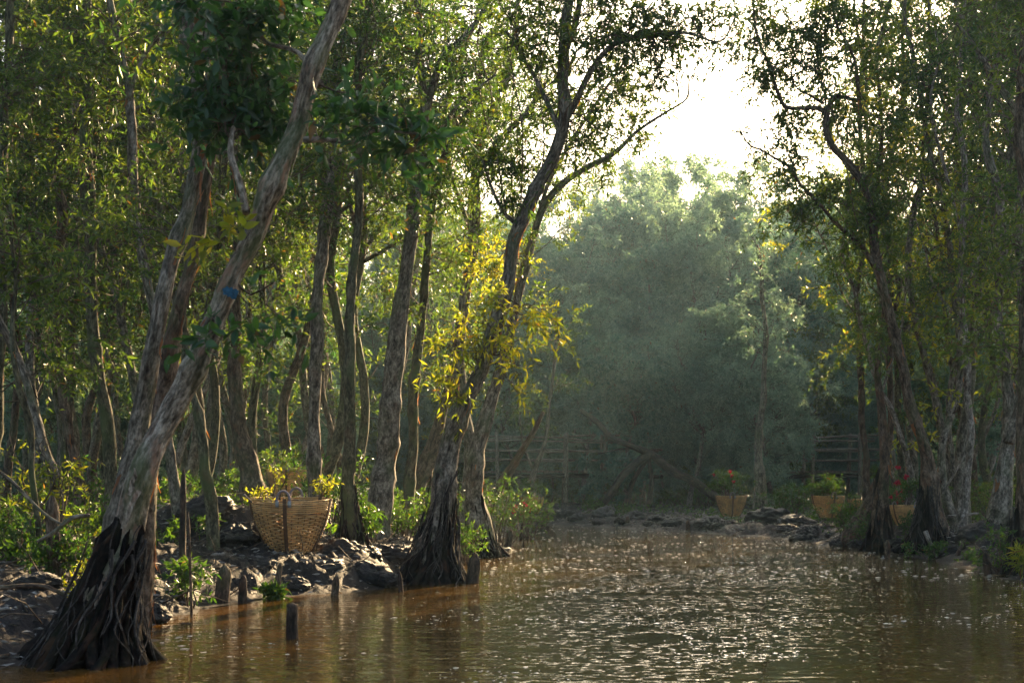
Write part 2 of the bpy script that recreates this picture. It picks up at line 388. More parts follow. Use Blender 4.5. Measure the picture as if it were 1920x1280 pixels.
def twig_leaves(mb, o, d, L, per, leaf_len, wr=0.27, m=0, tm=1, r=rng, droop=0.3, fine=False, spread=0.9, twr=0.0025):
    T = len(o)
    t = r.uniform(0.12, 1.05, size=(T, per)) ** 0.8
    L_ = L[:, None]
    pos = o[:, None] + d[:, None] * (L_ * t)[..., None]; pos[..., 2] -= (droop * L_ * t ** 2)
    ld = d[:, None] * 0.55 + norm(r.normal(size=(T, per, 3))) * spread + np.array([0, 0, -droop * 0.9])
    ld = norm(ld.reshape(-1, 3)); pos = pos.reshape(-1, 3)
    ln = leaf_len * r.uniform(0.55, 1.2, size=len(pos))
    (leaf_faces_fine if fine else leaf_faces)(mb, pos, ld, ln, wr, m, r)
    # the twigs themselves: three-sided, bent once
    ref = norm(np.cross(d, np.array([0.3, 0.2, 1.0]))); up = np.cross(ref, d)
    rings = []
    for tt, rw in ((0, 1.0), (0.5, 0.7), (1.0, 0.3)):
        cpt = o + d * (L[:, None] * tt); cpt = cpt.copy(); cpt[:, 2] -= droop * L * tt * tt
        for a in (0, 2.094, 4.189): rings.append(cpt + (ref * math.cos(a) + up * math.sin(a)) * twr * rw)
    V = np.stack(rings, 1).reshape(-1, 3); k = np.arange(T)[:, None] * 9; q = []
    for a in (0, 3):
        for j in range(3): q.append([a + j, a + (j + 1) % 3, a + 3 + (j + 1) % 3, a + 3 + j])
    Q = np.concatenate([k + x for x in q], 1).reshape(-1, 4)
    mb.add(V, Q, None, tm)

def bough(mb, a, b, r0, r, n_tw=14, per=11, leaf_len=0.075, tw_len=0.3, m=0, tm=1, sides=4, fine=False, wr=0.27, spread=0.9, droop=0.3, start=0.3, sag=0.1):
    """a thin branch from a to b that carries leafy twigs"""
    a = np.asarray(a, float); b = np.asarray(b, float); L = np.linalg.norm(b - a)
    k = 5; t = np.linspace(0, 1, k)[:, None]
    off = r.normal(size=(k, 3)) * 0.07 * L; off[0] = 0; off[-1] = 0
    pts = a * (1 - t) + b * t + off; pts[:, 2] += sag * L * np.sin(t[:, 0] * math.pi)
    path = catmull(np.hstack([pts, np.linspace(r0, 0.0025, k)[:, None]]), max(0.06, L / 14))
    mb.tube(path[:, :3], path[:, 3], sides, tm, cap=False)
    if n_tw <= 0: return path
    idx = np.clip((r.uniform(start, 1.0, n_tw) ** 0.7 * (len(path) - 1)).astype(int), 0, len(path) - 1)
    o = path[idx, :3]; ax = norm(b - a)
    d = norm(ax * 0.6 + norm(r.normal(size=(n_tw, 3))) * 0.9 + np.array([0, 0, 0.12]))
    twig_leaves(mb, o, d, tw_len * r.uniform(0.5, 1.25, n_tw), per, leaf_len, wr, m, tm, r, droop, fine, spread)
    return path

def strips(mb, path, rad, n, r, m=0, side=None, ls=(0.05, 0.22)):
    """ragged strips of bark that have come half away from a stem"""
    for _ in range(n):
        i = r.integers(1, len(path) - 1); p = path[i]; tg = norm(path[min(i + 1, len(path) - 1)] - path[i - 1])
        a = norm(np.cross(tg, norm(r.normal(size=3))))
        if side is not None and r.random() < 0.7: a = norm(side + r.normal(size=3) * 0.35 - tg * np.dot(side, tg))
        L = r.uniform(*ls); hug = r.random() < 0.6; w_ = r.uniform(0.012, 0.04) if hug else r.uniform(0.004, 0.014); s_ = np.cross(a, tg); out = r.uniform(0.03, 0.12) if hug else r.uniform(0.08, 0.3)
        dn = -1 if r.random() < 0.7 else 1; w_ = min(w_, rad[i] * 0.7)
        pts = []
        k = 5
        for j in range(k):
            t = j / (k - 1); ww = w_ * (1 - 0.75 * t ** 2) * r.uniform(0.6, 1.2)
            c_ = p + a * (rad[i] * 1.0 + (t ** 1.7) * L * out) + tg * dn * L * t + s_ * (r.normal() * 0.005)
            bend = a * (ww * ww / (2 * rad[i])) 
            pts += [c_ + s_ * ww - bend, c_ - s_ * ww - bend]
        q = [[2 * j, 2 * j + 1, 2 * j + 3, 2 * j + 2] for j in range(k - 1)]
        bkv = np.array(pts) * 1.0
        mb.add(np.array(pts), q, None, 0 if hug and r.random() < 0.75 else m)

WS = 0.64          # the stems measure a little less across than along the rows
def px_path(pts, d):
    """pts: (px, py, width_px[, extra distance]) -> rows x, y, z, radius"""
    out = []
    for p in pts:
        dd = d + (p[3] if len(p) > 3 else 0.0); q = P(p[0], p[1], dd); out.append([*q, p[2] / F * dd / 2 * WS])
    return np.array(out)

def root_flare(t, base, top, r_base, r_top, seed, n_ribs=16, n_let=14, squash=(1.0, 1.0), mats=None):
    """the black mass of matted roots round a stem's foot, with thin pale rootlets hanging on it"""
    r = np.random.default_rng(seed); mb = MB(); base = np.asarray(base, float); top = np.asarray(top, float); H = np.linalg.norm(top - base)
    k = 60; tt = np.linspace(0, 1, k); path = base + (top - base) * tt[:, None]
    rad = r_top * 1.04 + (r_base - r_top) * 0.9 * (1 - tt) ** 2.4
    ph = r.uniform(0, 6.28, 4)
    def rdg(TH, LN):
        w_ = 1 - np.clip(LN / H, 0, 1)
        top_ = 0.66 + 0.14 * np.sin(3 * TH + ph[3]) + 0.09 * np.sin(7 * TH + ph[1]) + 0.07 * np.sin(13 * TH + ph[2]) + 0.04 * np.sin(29 * TH)
        return (1 - 0.5 * smooth((LN / H - top_) / 0.16)) * (1 + (0.09 + 0.26 * w_) * np.maximum(-0.35, np.cos(5 * TH + ph[0] + 1.5 * LN) * 0.6 + np.cos(9 * TH + ph[1]) * 0.4 + np.cos(17 * TH + ph[2] + LN * 3) * 0.22))
    mb.tube(path, rad, 80, 0, True, 0.22, 16, rdg, seed * 1.7)
    for j in range(n_ribs):
        a = r.uniform(0, 6.28); u = np.array([math.cos(a), math.sin(a), 0]); h0 = r.uniform(0.3, 0.85)
        pts = []
        for q in np.linspace(0, 1, 7):
            hh = h0 * (1 - q); rr_ = r_top * 1.04 + (r_base - r_top) * (1 - hh) ** 2.4
            a2 = a + 0.25 * math.sin(q * 4 + j); u = np.array([math.cos(a2), math.sin(a2), 0])
            pts.append(np.append(base + (top - base) * hh + u * rr_ * (1.0 + [0.1, 0.22, 0.5][j % 3] * q ** 3), 0.008 + 0.03 * q * r.uniform(0.6, 1)))
        pp = catmull(np.array(pts), 0.04); mb.tube(pp[:, :3], pp[:, 3], 7, 0, True, 0.25, 20, None, j)
    for j in range(n_let):
        a = r.uniform(math.pi, 2 * math.pi) if r.random() < 0.75 else r.uniform(0, 6.28); h0 = r.uniform(0.35, 1.0); h1 = r.uniform(0.0, max(0.05, h0 - 0.25)); pts = []
        wob = r.uniform(-0.5, 0.5)
        for q in np.linspace(0, 1, 7):
            hh = h0 + (h1 - h0) * q; rr_ = r_top * 1.05 + (r_base - r_top) * (1 - hh) ** 2.4
            a2 = a + wob * q + 0.14 * math.sin(q * 7 + j); u = np.array([math.cos(a2), math.sin(a2), 0])
            pts.append(base + (top - base) * hh + u * (rr_ * 1.2 + 0.014 + 0.01 * math.sin(3 * q + j)))
        pp = catmull(np.array(pts), 0.03); mb.tube(pp, np.linspace(1, 0.5, len(pp)) * r.choice([0.003, 0.004, 0.005, 0.009]), 5, 1)
    mb.build('root_mass', [M['roots'], M['rootlet']], t, t.location)

SUNSIDE = np.array([0.9, 0.35, 0.0])
def hero_tree(label, d, stem, mat_='bark', limbs=(), clusters=(), auto=0, auto_z=(1.5, 9), flare=None, sides=24, rough=0.16, strip=30, leaf='leaf', leaf_len=0.075,
              fine=False, seed=0, wr=0.3, group=None, auto_len=(0.4, 1.1), name='paperbark_tree', tw=9, per=10, auto_r=None):
    r = np.random.default_rng(seed + 100)
    st = px_path(stem, d); st[:, 1] += r.normal(size=len(st)) * 0.03
    base = st[0, :3].copy(); g = gz(base[0], base[1]); base[2] = max(g, 0.0) if g > -0.6 else g
    t = thing(name, tuple(base), label, 'tree', group)
    tb = MB(); skel = []
    st0 = st.copy()
    if st[0, 2] > g - 0.05: st = np.vstack([[base[0] - (st[1, 0] - st[0, 0]) * 0.1, base[1], g - 0.25, st[0, 3] * 1.05], st])
    pp = catmull(st, 0.03 if d < 14 else 0.06)
    sL = np.concatenate([[0], np.cumsum(np.linalg.norm(np.diff(pp[:, :3], axis=0), axis=1))]); e1 = smooth((sL - 0.5) / 0.8)
    for ax, am in ((0, 0.035), (1, 0.05)): pp[:, ax] += e1 * am * fbm(np.stack([sL * 1.5 + seed * 7 + ax * 50, sL * 0, sL * 0], 1), 3) * 1.6
    pp[:, 3] *= 1 + 0.22 * fbm(np.stack([sL * 2.6, sL * 0 + seed, sL * 0 + 3], 1), 3)
    for _ in range(6):      # burls and the stubs of lost branches
        kz = r.uniform(0.1, 0.9) * sL[-1]; pp[:, 3] *= 1 + 0.22 * np.exp(-((sL - kz) / r.uniform(0.03, 0.08)) ** 2)
    tb.tube(pp[:, :3], pp[:, 3], sides, 0, True, rough, 9, None, seed * 3.1)
    skel.append(pp)
    for lm in limbs:
        q = px_path(lm, d); q = catmull(q, 0.06); q[0, 3] *= 1.1
        tb.tube(q[:, :3], q[:, 3], max(8, sides // 2), 0, True, rough * 0.8, 9, None, seed * 2.3 + len(skel)); skel.append(q)
    if strip:
        for q in skel[:2]: strips(tb, q[:, :3], q[:, 3], strip if q is skel[0] else strip // 3, r, 1, SUNSIDE)
    tb.build('trunk', [M[mat_], M['strip']], t, t.location)
    if flare: root_flare(t, np.array(flare[0]), np.array(flare[1]), flare[2], flare[3], seed + 5, *(flare[4:]))
    cb = MB(); allp = np.vstack([q for q in skel])
    for cl in clusters:   # px, py, dd, radius_px, boughs, kind
        cen = P(cl[0], cl[1], d + cl[2]); R = cl[3] / F * d; kind = cl[5] if len(cl) > 5 else leaf
        mi = {leaf: 0}.get(kind, 2)
        for _ in range(cl[4]):
            u = r.normal(size=3); u /= np.linalg.norm(u); b = cen + u * R * r.random() ** 0.4 * np.array([1, 0.8, 1])
            dist = np.linalg.norm(allp[:, :3] - b, axis=1); j = int(np.argmin(dist)); 
            L_ = dist[j]; j = max(0, min(len(allp) - 1, j + int(r.integers(-3, 4))))
            bough(cb, allp[j, :3], b, 0.004 + 0.008 * min(1, L_), r, tw, per, leaf_len, 0.2 + R * 0.25, mi, 1, fine=fine, wr=wr, start=max(0.15, 1 - 0.6 * R / max(L_, 0.1)) if L_ > R else 0.2)
    if auto:
        ok = allp[(allp[:, 2] > auto_z[0]) & (allp[:, 2] < auto_z[1])]
        if len(ok):
            for _ in range(auto):
                q = ok[r.integers(len(ok))]; a = r.uniform(0, 6.28); u = np.array([math.cos(a), math.sin(a), r.uniform(-0.25, 0.9)])
                u /= np.linalg.norm(u); L_ = r.uniform(*auto_len)
                bough(cb, q[:3], q[:3] + u * L_, 0.006, r, tw, per, leaf_len, 0.28, 0, 1)
    if cb.n: cb.build('crown', [M[leaf], M['twig'], M['leaf_young_lit']], t, t.location)
    return t

# ------------------------------------------------------------------ procedural forest trees
def wild_tree(name, seed, H, lean, r0, n_limb, n_bough, leaf, mat_, zmin, blen=(0.5, 1.5), leaf_len=0.085, per=11, tw=8, sides=12, wr=0.28, bulge=None, twl=0.38, clump=0.25):
    r = np.random.default_rng(seed); t = thing(name, (0, 0, 0), '', 'tree')
    k = 9; z = np.linspace(-0.3, H, k); az = r.uniform(0, 6.28)
    wob = np.cumsum(r.normal(size=(k, 2)) * 0.2, 0); wob -= wob[0]
    pts = np.stack([lean * math.cos(az) * np.maximum(z, 0) + wob[:, 0], lean * math.sin(az) * np.maximum(z, 0) + wob[:, 1], z, r0 * (1 - 0.72 * (np.maximum(z, 0) / H) ** 0.9)], 1)
    pts[0, 3] = r0 * 1.5; pts[1, 3] *= 1.1
    pp = catmull(pts, 0.12); sL = pp[:, 2] * 1.0; pp[:, 0] += 0.09 * fbm(np.stack([sL * 1.1 + seed, sL * 0, sL * 0], 1), 3); pp[:, 1] += 0.09 * fbm(np.stack([sL * 1.1 + seed + 9, sL * 0, sL * 0], 1), 3)
    tb = MB().tube(pp[:, :3], pp[:, 3], sides, 0, True, 0.15, 9, None, seed * 1.3); skel = [pp]
    for i in range(n_limb):
        j = int(len(pp) * r.uniform(0.3, 0.9)); b = pp[j, :3]; a = r.uniform(0, 6.28); L = r.uniform(0.18, 0.36) * H
        u = np.array([math.cos(a), math.sin(a), 0]); q = [np.append(b, pp[j, 3] * 0.62)]
        for s_ in (0.3, 0.65, 1.0):
            q.append(np.append(b + u * L * 0.55 * s_ ** 0.8 + np.array([0, 0, L * 0.75 * s_ ** 1.2]) + r.normal(size=3) * 0.09 * L * s_, pp[j, 3] * 0.62 * (1 - 0.75 * s_)))
        q = catmull(np.array(q), 0.16); tb.tube(q[:, :3], q[:, 3], 7, 0, True, 0.12, 9, None, i); skel.append(q)
    tb.build('trunk', [M[mat_]], t)
    cb = MB(); allp = np.vstack([skel[0]] + skel[1:] * 2); ok = allp[allp[:, 2] > zmin]
    for _ in range(n_bough):
        q = ok[r.integers(len(ok))]; a = r.uniform(0, 6.28); u = np.array([math.cos(a), math.sin(a), r.uniform(-0.2, 1.0)]); u /= np.linalg.norm(u)
        L_ = r.uniform(*blen)
        if bulge: L_ *= max(0.35, math.sin(math.pi * min(1, max(0.05, (q[2] + 0.8) / (H + 1.2))) ** 0.8)) * bulge
        bough(cb, q[:3], q[:3] + u * L_, 0.01, r, tw, per, leaf_len, twl, 0, 1, sides=3, wr=wr, start=clump)
    cb.build('crown', [M[leaf], M['twig']], t)
    return t

# ------------------------------------------------------------------ the trees one can tell apart, left bank first
d = 6.93
front = hero_tree('thick pale-barked tree leaning right out of the water at front left, on black roots', d,
    [(165, 1235, 84), (200, 1110, 80), (222, 1040, 84), (240, 970, 88), (262, 900, 84), (290, 830, 78), (342, 728, 68), (392, 620, 62), (430, 520, 60), (472, 430, 62), (515, 335, 60), (558, 240, 56), (592, 130, 54), (628, 20, 56), (660, -90, 52), (700, -260, 46)],
    'bark_near', [[(462, 400, 22, 0), (452, 350, 20, 0.05), (432, 285, 19, 0.1), (440, 215, 15, 0.2), (420, 130, 12, 0.3), (440, 50, 8, 0.35)],
     [(572, 262, 18), (620, 262, 15, -0.1), (665, 268, 13, -0.2), (700, 246, 10, -0.25), (770, 250, 8, -0.3), (835, 262, 5, -0.3)],
     [(600, 160, 22), (560, 100, 14, 0.1), (500, 80, 12, 0.25), (470, 40, 9, 0.3)]],
    [(430, 100, 0.35, 128, 13, 'leaf_dark'), (500, 40, 0.3, 95, 8, 'leaf_dark'), (370, 190, 0.3, 80, 6, 'leaf_dark'), (490, 185, 0.3, 80, 7, 'leaf_dark'), (430, -50, -0.2, 110, 4, 'leaf_dark'),
     (460, 225, 0.25, 60, 5, 'leaf_dark'), (690, 225, -0.25, 45, 3, 'leaf_dark'), (780, 232, -0.3, 50, 5, 'leaf_dark'), (640, 205, -0.2, 30, 1, 'leaf_dark'),
     (425, 430, -0.1, 22, 1, 'leaf_young_lit'), (500, 600, -0.2, 50, 2, 'leaf_dark'), (405, 625, -0.2, 26, 1, 'leaf_dark')],
    flare=(P(160, 1240, d) + [0, 0, -0.08], P(236, 975, d), 0.29, 0.108, 34, 40), sides=56, rough=0.2, strip=34, leaf='leaf_dark', leaf_len=0.085, wr=0.4, fine=True, seed=1, tw=7, per=8)
mb = MB(); ax = norm(P(470, 430, 6.93) - P(392, 620, 6.93)); c0 = P(437, 552, 6.93); fw = np.array([0, -1.0, 0]); fw = norm(fw - ax * np.dot(fw, ax)); sd_ = np.cross(fw, ax); V = []
for i in range(9):
    for j in range(9):
        a = (j - 4) * 0.11 * (1 - 0.07 * abs(i - 4) * ((j * 7 + i * 3) % 3)); V.append(c0 + (fw * math.cos(a) + sd_ * math.sin(a)) * 0.094 + ax * (i - 4) * 0.0055 * (1 + 0.2 * math.sin(j * 2.1)))
mb.add(np.array(V), [[i * 9 + j, i * 9 + j + 1, i * 9 + j + 10, i * 9 + j + 9] for i in range(8) for j in range(8)]); mb.build('paint_mark', [M['paint']], front, front.location)
d = 7.9
hero_tree('thick brown tree just behind the front leaning tree, leaning less steeply, with peeling orange edges', d,
    [(180, 1140, 100), (215, 960, 68), (262, 790, 54), (298, 640, 48), (325, 500, 45), (350, 380, 42), (370, 250, 42), (364, 120, 36), (345, 0, 34), (350, -150, 30)],
    'bark', [[(372, 250, 34), (395, 190, 24), (385, 90, 20), (400, -20, 18)]], [], 10, (4.2, 7), sides=40, rough=0.19, strip=70, seed=2)
hero_tree('narrow reddish-brown stem with shaggy bark close behind the two big leaning trees', 8.25,
    [(262, 1060, 70), (285, 860, 52), (312, 720, 46), (342, 590, 40), (368, 450, 36), (392, 300, 28), (400, 150, 22), (420, 0, 18)],
    'bark_brown', [], [], 8, (3.4, 5), sides=28, rough=0.24, strip=90, seed=3)
hero_tree('slim straight grey tree near the left edge with a second dark crooked stem beside it', 13.2,
    [(212, 960, 48), (202, 830, 38), (186, 700, 32), (174, 560, 33), (170, 400, 32), (158, 250, 34), (166, 100, 32), (160, 0, 28), (150, -200, 22)],
    'bark_moss', [[(168, 330, 24, 0.1), (182, 250, 20, 0.1), (198, 190, 16, 0.1), (215, 130, 12)]], [(120, 120, 0.3, 120, 16), (220, 60, 0, 90, 10)], 60, (2.5, 6), sides=26, strip=24, seed=4)
hero_tree('dark crooked stem bending twice beside the slim grey tree at the left', 13.9,
    [(150, 950, 36), (130, 800, 28), (104, 650, 26), (104, 480, 26), (112, 400, 28), (102, 330, 26), (122, 270, 26), (150, 210, 24), (154, 120, 20), (140, 0, 16)],
    'bark_brown', [], [(60, 300, 0.2, 110, 18), (30, 480, 0.2, 90, 14)], 40, (2, 6), sides=22, strip=20, seed=5)
hero_tree('pale slender tree curving up left between the slim grey tree and big leaning ones', 12.6,
    [(330, 940, 34), (305, 780, 28), (290, 640, 24), (272, 500, 25), (258, 400, 25), (254, 290, 27), (238, 180, 24), (215, 70, 22), (195, -40, 18), (170, -200, 14)],
    'bark', [[(240, 190, 14), (262, 120, 10), (300, 60, 8)]], [(300, 90, 0.4, 110, 12)], 40, (2.6, 6), sides=22, strip=14, seed=6)
hero_tree('leaning grey stem low at the left edge', 10.8,
    [(108, 930, 36), (92, 860, 30), (62, 770, 26), (28, 680, 22), (-5, 590, 20), (-60, 420, 16)], 'bark', [], [], 8, (1.6, 3), sides=20, strip=10, seed=7)
hero_tree('thin dark upright pole-like stem in front of the leaning stem at the left edge', 9.6,
    [(66, 1010, 20), (60, 900, 19), (48, 800, 17), (34, 700, 16), (30, 560, 12), (15, 380, 10)], 'bark_moss', [], [(40, 520, 0.1, 90, 8)], 10, (1.8, 3.5), sides=16, strip=6, seed=8)
hero_tree('dark leafy tree at the very left edge of the picture', 11.5,
    [(-15, 1000, 40), (-10, 700, 32), (5, 450, 26), (8, 250, 24), (22, 90, 22), (30, -100, 16)], 'bark_moss', [], [(60, 130, 0, 120, 14)], 45, (1.5, 6), sides=18, strip=8, seed=9)
hero_tree('straight grey tree behind the front basket, its foot sawn and grey', 14.2,
    [(594, 1000, 44), (588, 880, 38), (590, 780, 34), (594, 650, 34), (600, 520, 33), (608, 380, 30), (622, 260, 27), (636, 140, 22), (650, 0, 18), (655, -200, 14)],
    'bark', [[(612, 360, 14), (640, 280, 12), (655, 200, 9), (700, 90, 7)]], [(600, 60, 0.2, 120, 14), (560, 330, 0.4, 80, 6)], 55, (3.1, 6.5), sides=26, rough=0.18, strip=34, seed=10)
hero_tree('moss-green straight tree right of the front basket', 13.3,
    [(660, 1010, 60), (655, 930, 40), (650, 800, 33), (652, 680, 30), (660, 540, 29), (668, 400, 27), (674, 250, 26), (676, 120, 22), (690, 0, 20), (700, -200, 16)],
    'bark_moss', [], [(690, 60, 0.2, 120, 14), (640, 170, 0, 70, 8)], 45, (3.1, 6), sides=26, rough=0.16, strip=24, seed=11, flare=(P(660, 1015, 13.3) + [0, 0, -0.1], P(655, 900, 13.3), 0.14, 0.068, 14, 14))
hero_tree('broad shaggy-barked tree with a forked bent top between the mossy tree and the river-edge tree', 15.2,
    [(712, 960, 66), (722, 850, 60), (738, 730, 54), (752, 600, 46), (765, 470, 38), (780, 350, 32), (795, 250, 26), (790, 180, 24), (782, 60, 18), (775, -150, 14)],
    'bark', [[(792, 250, 22), (806, 180, 22), (830, 110, 22, -0.1), (870, 72, 20, -0.1), (910, 20, 16)], [(790, 320, 14), (830, 240, 10), (865, 190, 8), (930, 140, 6)]],
    [(840, 60, 0, 110, 16), (740, 100, 0, 90, 12), (850, 330, 0.3, 90, 10)], 60, (3.2, 6.5), sides=28, rough=0.2, strip=60, seed=12)
hero_tree('slender stem close beside the broad shaggy tree', 16.4,
    [(765, 960, 34), (772, 800, 28), (785, 640, 25), (800, 500, 24), (812, 360, 22), (850, 250, 18), (890, 180, 14), (920, 60, 12)],
    'bark_moss', [], [(900, 90, 0, 90, 10)], 50, (2.4, 6), sides=18, strip=18, seed=13)
hero_tree('tree with wide dark foot at the middle distance left of the basket', 16.5,
    [(478, 960, 84), (468, 880, 60), (450, 790, 44), (440, 690, 36), (438, 580, 32), (446, 450, 28), (440, 330, 24), (450, 200, 18), (455, 0, 14)],
    'bark_brown', [], [], 60, (2.4, 6.5), sides=24, strip=26, seed=14)
hero_tree('short dark green leaning stem between the front leaning tree and the basket', 11.4,
    [(396, 960, 38), (384, 880, 32), (368, 790, 27), (350, 690, 23), (345, 560, 18), (352, 400, 13)], 'bark_moss', [], [], 12, (2.2, 3.5), sides=20, strip=10, seed=15)
d = 12.5
hero_tree('shaggy dark river-edge tree in the middle with black cone of roots and yellow sprays', d,
    [(800, 1060, 110), (828, 960, 76), (846, 850, 58), (872, 760, 50), (905, 690, 45), (930, 610, 41), (950, 530, 38), (962, 450, 38), (985, 400, 40), (1010, 345, 38), (1040, 290, 38), (1058, 220, 34), (1060, 130, 33), (1068, 40, 30), (1085, -60, 24), (1095, -220, 18)],
    'bark', [[(1055, 235, 20), (1075, 200, 18, 0.1), (1110, 130, 16, 0.1), (1150, 85, 14, 0.1), (1210, 68, 12, 0.1), (1285, 62, 9), (1350, 78, 6), (1380, 30, 4)],
     [(1062, 90, 20), (1080, 40, 18), (1092, -20, 16), (1120, -90, 12)],
     [(1052, 250, 18), (1025, 190, 14), (1000, 140, 11, 0.1), (950, 60, 8)],
     [(975, 420, 18), (950, 405, 12), (925, 360, 9), (905, 300, 6)]],
    [(925, 640, -0.3, 65, 5, 'leaf_young_lit'), (855, 640, -0.3, 60, 4, 'leaf_young_lit'), (845, 720, -0.3, 50, 3, 'leaf_young_lit'), (1010, 600, -0.2, 60, 4, 'leaf_young_lit'), (985, 680, -0.2, 50, 3, 'leaf_young_lit'), (900, 560, -0.2, 55, 2, 'leaf_young_lit'),
     (940, 330, 0, 70, 12), (965, 290, 0, 50, 8), (1170, 110, 0.1, 75, 11), (1240, 50, 0.1, 75, 11), (1330, 30, 0, 60, 9), (1200, 10, 0.1, 80, 10), (1290, 90, 0, 50, 4), (1100, 60, 0, 110, 18), (960, 60, 0, 120, 18), (1030, -50, 0, 150, 20), (1230, 140, 0.1, 45, 3), (1120, 260, 0.1, 60, 7)],
    60, (3.6, 6), flare=(P(800, 1090, d) + [0.02, 0, -0.12], P(840, 880, d), 0.31, 0.1, 40, 46), sides=44, rough=0.24, strip=90, seed=16, leaf_len=0.082, wr=0.25, tw=7, per=8, fine=False)
hero_tree('second stem behind the river-edge tree, sending a long bare branch up to the right', 16.8,
    [(905, 1020, 80), (893, 940, 56), (898, 850, 44), (920, 760, 38), (950, 660, 32), (972, 570, 26), (992, 480, 24), (1012, 400, 22), (1045, 352, 18), (1090, 318, 15), (1150, 288, 13), (1190, 248, 10), (1240, 215, 8), (1288, 185, 6), (1292, 150, 3)],
    'bark', [[(1005, 420, 14), (1030, 340, 12), (1075, 260, 10), (1120, 190, 8), (1160, 130, 6)]],
    [(1110, 290, 0.1, 45, 7, 'leaf'), (1180, 200, 0.2, 60, 9, 'leaf'), (1090, 215, 0.1, 60, 9), (1150, 130, 0.2, 70, 9), (930, 470, 0.1, 70, 9, 'leaf_young_lit'), (1215, 265, 0.1, 30, 3)], 26, (2.4, 5), sides=26, strip=36, seed=17, flare=(P(905, 1030, 16.8) + [0, 0, -0.1], P(895, 930, 16.8), 0.22, 0.1, 16, 22))
hero_tree('greyish stem behind the yellow sprays, rising left of the river-edge tree', 19.0,
    [(870, 990, 44), (880, 850, 36), (862, 700, 32), (866, 580, 34), (885, 450, 32), (892, 330, 28), (905, 240, 24), (950, 140, 20), (970, 30, 16), (980, -150, 12)],
    'bark', [[(895, 330, 20), (930, 270, 18), (985, 215, 16), (1020, 160, 12)], [(885, 440, 12), (850, 340, 10), (830, 250, 8)]], [(880, 170, 0, 80, 10), (1000, 160, 0, 80, 9)], 60, (3, 7.5), sides=20, strip=26, seed=18)
hero_tree('brown leaning trunk low over the green bush beside the river edge', 20.5,
    [(780, 940, 50), (800, 860, 40), (828, 770, 30), (850, 690, 24), (872, 560, 20), (900, 420, 16)], 'bark_brown', [], [], 40, (2, 6), sides=18, strip=18, seed=19)
dead = hero_tree('dead leafless leaning trunk beside the river-edge bush, broken off at the top', 21.5,
    [(905, 985, 36), (930, 925, 26), (962, 868, 22), (990, 820, 18), (1020, 772, 12)], 'bark_brown', [], [], 0, (9, 9), sides=16, strip=8, seed=20)
hero_tree('thin dark forked tree standing by the water beyond the leafless leaning trunk', 27.5,
    [(985, 950, 24), (1000, 880, 16), (1018, 830, 12), (1030, 760, 10), (1040, 640, 9)], 'bark', [[(1000, 880, 10), (980, 830, 8), (972, 760, 7)]], [], 26, (1.8, 4), sides=12, strip=0, seed=21)

# right bank
d = 17.0
hero_tree('tall winding tree on right bank forking into two crooked arms against the bright sky', d,
    [(1752, 1000, 80), (1744, 930, 48), (1732, 850, 34), (1716, 780, 30), (1698, 710, 28), (1680, 640, 28), (1662, 560, 26), (1645, 490, 26), (1637, 430, 25), (1634, 380, 22), (1610, 330, 21), (1580, 296, 20), (1556, 275, 20), (1548, 240, 19), (1550, 205, 17), (1562, 184, 14), (1585, 180, 12), (1606, 186, 11), (1608, 150, 10), (1602, 110, 9), (1588, 70, 8), (1570, 40, 7), (1560, -30, 6)],
    'bark_brown', [[(1550, 210, 14), (1530, 203, 13), (1500, 203, 13), (1472, 200, 12), (1455, 165, 11), (1442, 120, 9), (1425, 85, 8), (1415, 40, 7), (1410, -30, 6)],
     [(1640, 500, 16), (1618, 465, 13), (1590, 440, 12), (1560, 410, 11), (1530, 375, 10), (1500, 345, 9), (1478, 312, 8), (1450, 295, 7), (1425, 280, 6), (1405, 272, 5), (1385, 240, 3)],
     [(1545, 195, 8), (1520, 180, 6), (1490, 160, 4), (1480, 100, 3)], [(1590, 310, 8), (1560, 260, 6, 0.2), (1540, 150, 5, 0.2), (1510, 60, 4, 0.2)]],
    [(1430, 90, 0.2, 75, 11), (1500, 60, 0.1, 80, 12), (1560, 40, 0, 70, 9), (1470, 150, 0.1, 55, 8), (1540, 120, 0.1, 55, 8), (1500, 250, 0.1, 60, 9), (1560, 240, 0.1, 50, 6), (1450, 320, 0, 45, 6), (1510, 390, 0, 55, 9), (1570, 360, 0, 60, 8, 'leaf'), (1650, 320, 0, 60, 8), (1670, 420, 0, 55, 7), (1600, 440, 0, 60, 8), (1640, 250, 0, 60, 6), (1400, 20, 0, 90, 12), (1600, 30, 0, 90, 10), (1640, 640, 0.2, 60, 5)],
    26, (3, 6.5), flare=(P(1742, 1015, d) + [0, 0, -0.12], P(1738, 890, d), 0.27, 0.09, 30, 40), sides=30, rough=0.2, strip=60, seed=30, leaf_len=0.085, leaf='leaf')
hero_tree('pale bare stem slanting down to the right across the dark trunks of the right bank', 19.0,
    [(1712, 930, 22), (1704, 870, 18), (1688, 820, 16), (1670, 765, 14), (1652, 720, 13), (1632, 660, 12), (1615, 610, 12), (1602, 540, 11), (1580, 480, 11), (1590, 420, 9), (1600, 330, 7)],
    'bark_pale', [[(1655, 730, 9), (1668, 690, 9), (1680, 650, 8), (1694, 590, 8), (1700, 500, 7)]], [], 12, (3, 6), sides=18, strip=6, seed=31)
hero_tree('stout black-footed tree standing at the water edge behind the red flowers', 18.2,
    [(1655, 1015, 62), (1652, 950, 46), (1655, 880, 30), (1652, 800, 24), (1648, 700, 21), (1655, 560, 18), (1640, 420, 14), (1650, 250, 10)],
    'bark_brown', [], [], 20, (2.6, 6.5), sides=22, strip=26, seed=32, flare=(P(1652, 1022, 18.2) + [0, 0, -0.1], P(1652, 880, 18.2), 0.19, 0.07, 16, 12))
